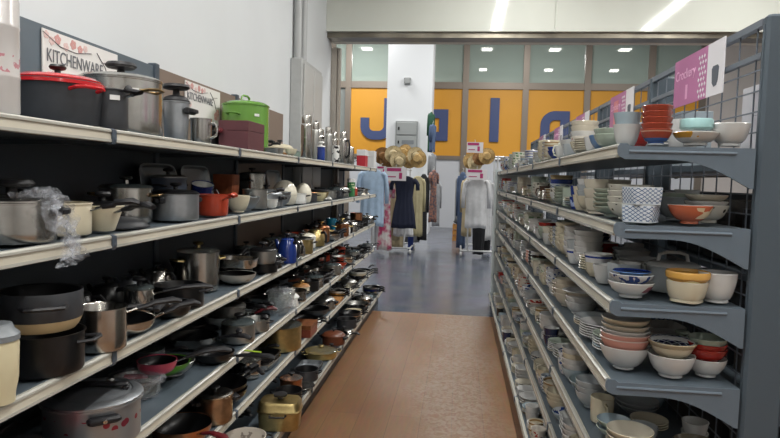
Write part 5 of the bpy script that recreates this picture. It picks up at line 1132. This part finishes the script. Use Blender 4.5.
def clothes_rack(name_label, x0, x1, y0, y1, h, lab):
    t = empty('clothes_rack'); t.location = ((x0+x1)/2, (y0+y1)/2, 0); tag(t, name_label, 'clothes rack'); w = (x1-x0)/2; d = (y1-y0)/2
    wm = mat('white_rack_tube', '#c9cbcc', .35, .3)
    part('base_frame', MB().tube([(-w, -d, .12), (w, -d, .12)], .018, 8).tube([(-w, d, .12), (w, d, .12)], .018, 8).tube([(-w, -d, .12), (-w, d, .12)], .018, 8).tube([(w, -d, .12), (w, d, .12)], .018, 8), wm, t)
    for a, b in ((-w+.12, -d), (w-.12, -d), (-w+.12, d), (w-.12, d)): part('pole', MB().tube([(a, b, .12), (a, b, h)], .016, 10), wm, t)
    for b in (-d, d): part('hanging_rail', MB().tube([(-w, b, h-.02), (w, b, h-.02)], .014, 8), wm, t)
    for a in (-w+.12, w-.12): part('hanging_rail', MB().tube([(a, -d-.12, h-.3), (a, d+.3, h-.3)], .012, 8), wm, t)
    for a, b in ((-w, -d), (w, -d), (-w, d), (w, d)):
        c = part('castor', MB().lathe([(0, -.02), (.045, -.02), (.05, -.008), (.05, .008), (.045, .02), (0, .02)], 16, M=Matrix.Rotation(PI/2, 4, 'Y')), mat('castor_grey', '#b5b5b5', .4), t, (a, b, .051))
        part('castor_fork', MB().box(-.012, .012, -.02, .02, .05, .115), wm, t, (a, b, 0), smooth=False)
    return t
def at(u, v, y): return on_y(u, v, y)
H1 = 1.95
clothes_rack('white metal clothes rack with hats and a navy dress, left of the corridor', -1.80, -.92, 11.9, 12.9, H1, 0)
clothes_rack('white metal clothes rack on the right, with a white shirt and black trousers', .06, .82, 11.9, 13.1, H1, 0)
def hang(kind, u, vt, vb, wpx, y, m, label, rz=0, seed=1, cat=None, depth=.06):
    x, zt_ = at(u, vt, y); _, zb_ = at(u, vb, y); g = garment(kind, px2m(wpx, y), max(.3, zt_-zb_), FAB[m], seed, depth); g.location = (x, y, zt_); g.rotation_euler = (0, 0, rz)
    tag(g, label, cat or {'coat': 'coat', 'dress': 'dress', 'shirt': 'shirt', 'trousers': 'trousers', 'skirt': 'skirt'}[kind], 'clothes hanging in the corridor'); return g
hang('shirt', 373, 169, 226, 28, 11.3, 'sky', 'pale blue long shirt hanging behind the left rack end', seed=2)
hang('dress', 386, 180, 250, 15, 11.75, 'floral', 'pale dress with pink flowers left of the navy dress', seed=3)
hang('coat', 393, 178, 240, 17, 12.25, 'beige', 'long beige garment just behind the pink-flowered dress', seed=4, rz=.3)
hang('dress', 405, 176, 228, 25, 11.7, 'navy', 'navy short-sleeved dress facing the aisle on left clothes rack', seed=5)
hang('skirt', 404, 205, 236, 20, 12.1, 'white', 'white skirt showing below the navy dress', seed=6)
hang('coat', 418, 176, 236, 14, 12.35, 'olive', 'pale olive dress right of the navy one', seed=7, rz=.5)
hang('coat', 424, 174, 240, 12, 12.75, 'black', 'black coat at the right end of left clothes rack', seed=8, rz=.9)
hang('dress', 380, 176, 248, 13, 12.15, 'white', 'long white dress at the left end of left clothes rack', seed=31, rz=.2)
hang('skirt', 398, 200, 248, 15, 12.5, 'beige', 'long beige skirt seen low between the flowered and navy dresses', seed=32)
hang('coat', 414, 180, 242, 15, 12.75, 'grey', 'grey coat behind the pale olive dress', seed=33, rz=.2)
hang('trousers', 487, 222, 252, 11, 12.6, 'black', 'second black trousers at the right end of right clothes rack', seed=34)
hang('trousers', 411, 226, 250, 7, 12.45, 'cobalt', 'cobalt blue trousers low on the left clothes rack', seed=9)
hang('shirt', 431.5, 112, 152, 8, 15.9, 'green', 'dark green top hung highest against the pillar edge', seed=10, rz=1.1)
hang('shirt', 433, 124, 152, 7, 15.5, 'denim', 'blue denim shirt hanging high by the pillar, below the green top', seed=11, rz=1.1)
hang('coat', 432.5, 153, 190, 8, 15.2, 'grey', 'grey coat hanging mid-height at the right edge of pillar', seed=12, rz=1.0)
hang('dress', 434, 170, 222, 10, 14.4, 'patt', 'patterned dress in rust and grey by the pillar edge', seed=13, rz=.8)
hang('coat', 437, 182, 226, 9, 15.0, 'grey', 'long light grey dress hanging beyond the patterned one', seed=14, rz=.7)
hang('shirt', 477, 178, 228, 24, 11.7, 'white', 'plain white short-sleeved shirt at front of right clothes rack', seed=15)
hang('trousers', 479, 226, 254, 15, 12.0, 'black', 'black trousers hanging beneath the white shirt', seed=16)
hang('coat', 468, 178, 236, 11, 12.4, 'beige', 'beige coat left of the white shirt', seed=17, rz=-.5)
hang('coat', 463, 172, 248, 11, 12.8, 'denim', 'dark denim-blue long coat at left edge of right clothes rack', seed=18, rz=-.8)
hang('shirt', 488, 180, 240, 13, 12.2, 'white', 'second white garment, right of the front white shirt', seed=19, rz=.4)
hang('coat', 459, 176, 222, 6, 13.4, 'grey', 'grey top farthest back on the right clothes rack', seed=20, rz=-1.2)
for k, (u, v, m, tl) in enumerate([(383, 156, STRAW2, .3), (389, 160, STRAW2, -.2), (395, 155, STRAW3, .1), (400, 161, STRAW3, .5), (405, 153, STRAW, -.3), (410, 160, STRAW, .2), (416, 156, STRAW3, .6), (420, 160, STRAW, -.4)]):
    x, z = at(u, v, 11.8); o = hat(.165, m, [FAB['black'], FAB['beige'], FAB['white']][k % 3]); o.location = (x, 11.72-.095*(k % 4), z); o.rotation_euler = (PI/2+tl*.5, 0, tl)
    tag(o, f'{ORD[k]} from left of the straw hats hung on the left clothes rack', 'hat', 'straw hats on the left clothes rack')
for k, (u, v, m, tl) in enumerate([(470, 161, STRAW, .5), (475, 163, STRAW3, .2), (480, 158, STRAW2, -.3), (486, 157, STRAW, .1)]):
    x, z = at(u, v, 11.8); o = hat(.15, m, [FAB['black'], FAB['beige']][k % 2]); o.location = (x, 11.72-.095*k, z); o.rotation_euler = (PI/2+tl*.5, 0, tl)
    tag(o, f'{ORD[k]} from left of the straw hats on the right clothes rack', 'hat', 'straw hats on the right clothes rack')
MAG = mat('magenta_print', '#a8326a', .5)
for u0, v0, u1, v1, lb in ((386, 167, 406, 181, 'white price card with magenta header above the navy dress'), (467, 142, 483, 153, 'upper white price card with magenta header among hats on the right'), (467, 169, 487, 180, 'lower white price card with magenta header above the white shirt'), (377, 166, 386, 174, 'small white card with pink mark left of the straw hats')):
    x0, z1 = at(u0, v0, 11.3); x1, z0 = at(u1, v1, 11.3); t = empty('hanging_price_card'); t.location = ((x0+x1)/2, 11.3, z0); w = (x1-x0)/2; h = z1-z0
    part('card', MB().box(-w, w, -.003, .003, 0, h), mat('card_white', '#d9d5d8', .5), t, smooth=False); part('header', MB().box(-w*.9, w*.5, -.006, -.0031, h*.7, h*.94), MAG, t, smooth=False); part('printed_mark', MB().box(w*.3, w*.6, -.006, -.0031, h*.15, h*.6).box(-w*.8, 0, -.006, -.0031, h*.25, h*.33), MAG, t, smooth=False)
    part('clip_stem', MB().tube([(0, .01, h*.5), (0, .01, h+.04), (0, .14, h+.05)], .006, 6), MATS['white_rack_tube'], t)
    tag(t, lb, 'price card')
# wooden crate on the corridor floor
x, y = on_z(457.5, 240, 0); t = empty('wooden_crate'); t.location = (x, y, 0); tag(t, 'small orange-brown wooden crate on the grey floor left of right clothes rack', 'crate')
OW = mat('orange_wood', '#b07a36', .6, noise=.25)
for zz in (.0, .14, .28): part('slat_ring', MB().box(-.13, .13, -.2, -.185, zz, zz+.1).box(-.13, .13, .185, .2, zz, zz+.1).box(-.13, -.118, -.184, .184, zz, zz+.1).box(.118, .13, -.184, .184, zz, zz+.1), OW, t, smooth=False)
part('crate_base', MB().box(-.117, .117, -.184, .184, .01, .03), OW, t, smooth=False)
for a, b in ((-1, -1), (1, -1), (1, 1), (-1, 1)): part('corner_post', MB().box(a*.105-.01, a*.105+.01, b*.17-.012, b*.17+.012, .03, .4), OW, t, smooth=False)
o = bowl('basket_lid', .12, .06, FAB['black']); o.location = (x, y, .4015); tag(o, 'dark round bowl-shaped item sitting on the wooden crate', 'bowl')
# pale boxes and added dark boxes on the far rack, seen through the wire grid
for lv, (zl, hh) in enumerate(((1.2, .24), (.85, .26), (.5, .26), (.15, .26))):  # added to block light through the grid; dark colour stands for shade
    for k in range(6):
        y_ = 2.04+k*.32; o = boxt('shade_box', .24, .27, hh*(.8+.2*((k*7+lv*3) % 3)/2), mat(f'shade_card_{(k+lv) % 3}', ['#25272c', '#33302e', '#2c3238'][(k+lv) % 3], .6), mat(f'shade_card_{(k+lv) % 3}')); o.location = (1.06, y_, zl+.0015)
        tag(o, f'{ORD[k]} added dark shade box from the post, {["second", "third", "fourth", "bottom"][lv]} shelf beyond the wire grid', 'box', 'added dark boxes behind the wire grid')
for k, (a, b, d, e, h, c) in enumerate([(1.0, 2.05, .13, .2, .22, '#c9c9cf'), (1.16, 2.5, .12, .22, .3, '#b8b8bd'), (1.02, 2.95, .13, .2, .24, '#8c98a0'), (1.18, 3.4, .12, .2, .2, '#d0cdc8'), (1.02, 3.9, .13, .24, .28, '#a9aeb6'), (1.02, 4.4, .13, .2, .2, '#c7c2b8')]):
    o = boxt('cardboard_box', d, e, h, mat(f'box_card_{k}', c, .5), mat(f'box_card_{k}')); o.location = (a, b, 1.5515)
    tag(o, f'{["nearest", "second", "third", "fourth", "fifth", "sixth"][k]} pale box on the far rack behind the wire grid', 'box', 'pale boxes behind the wire grid')
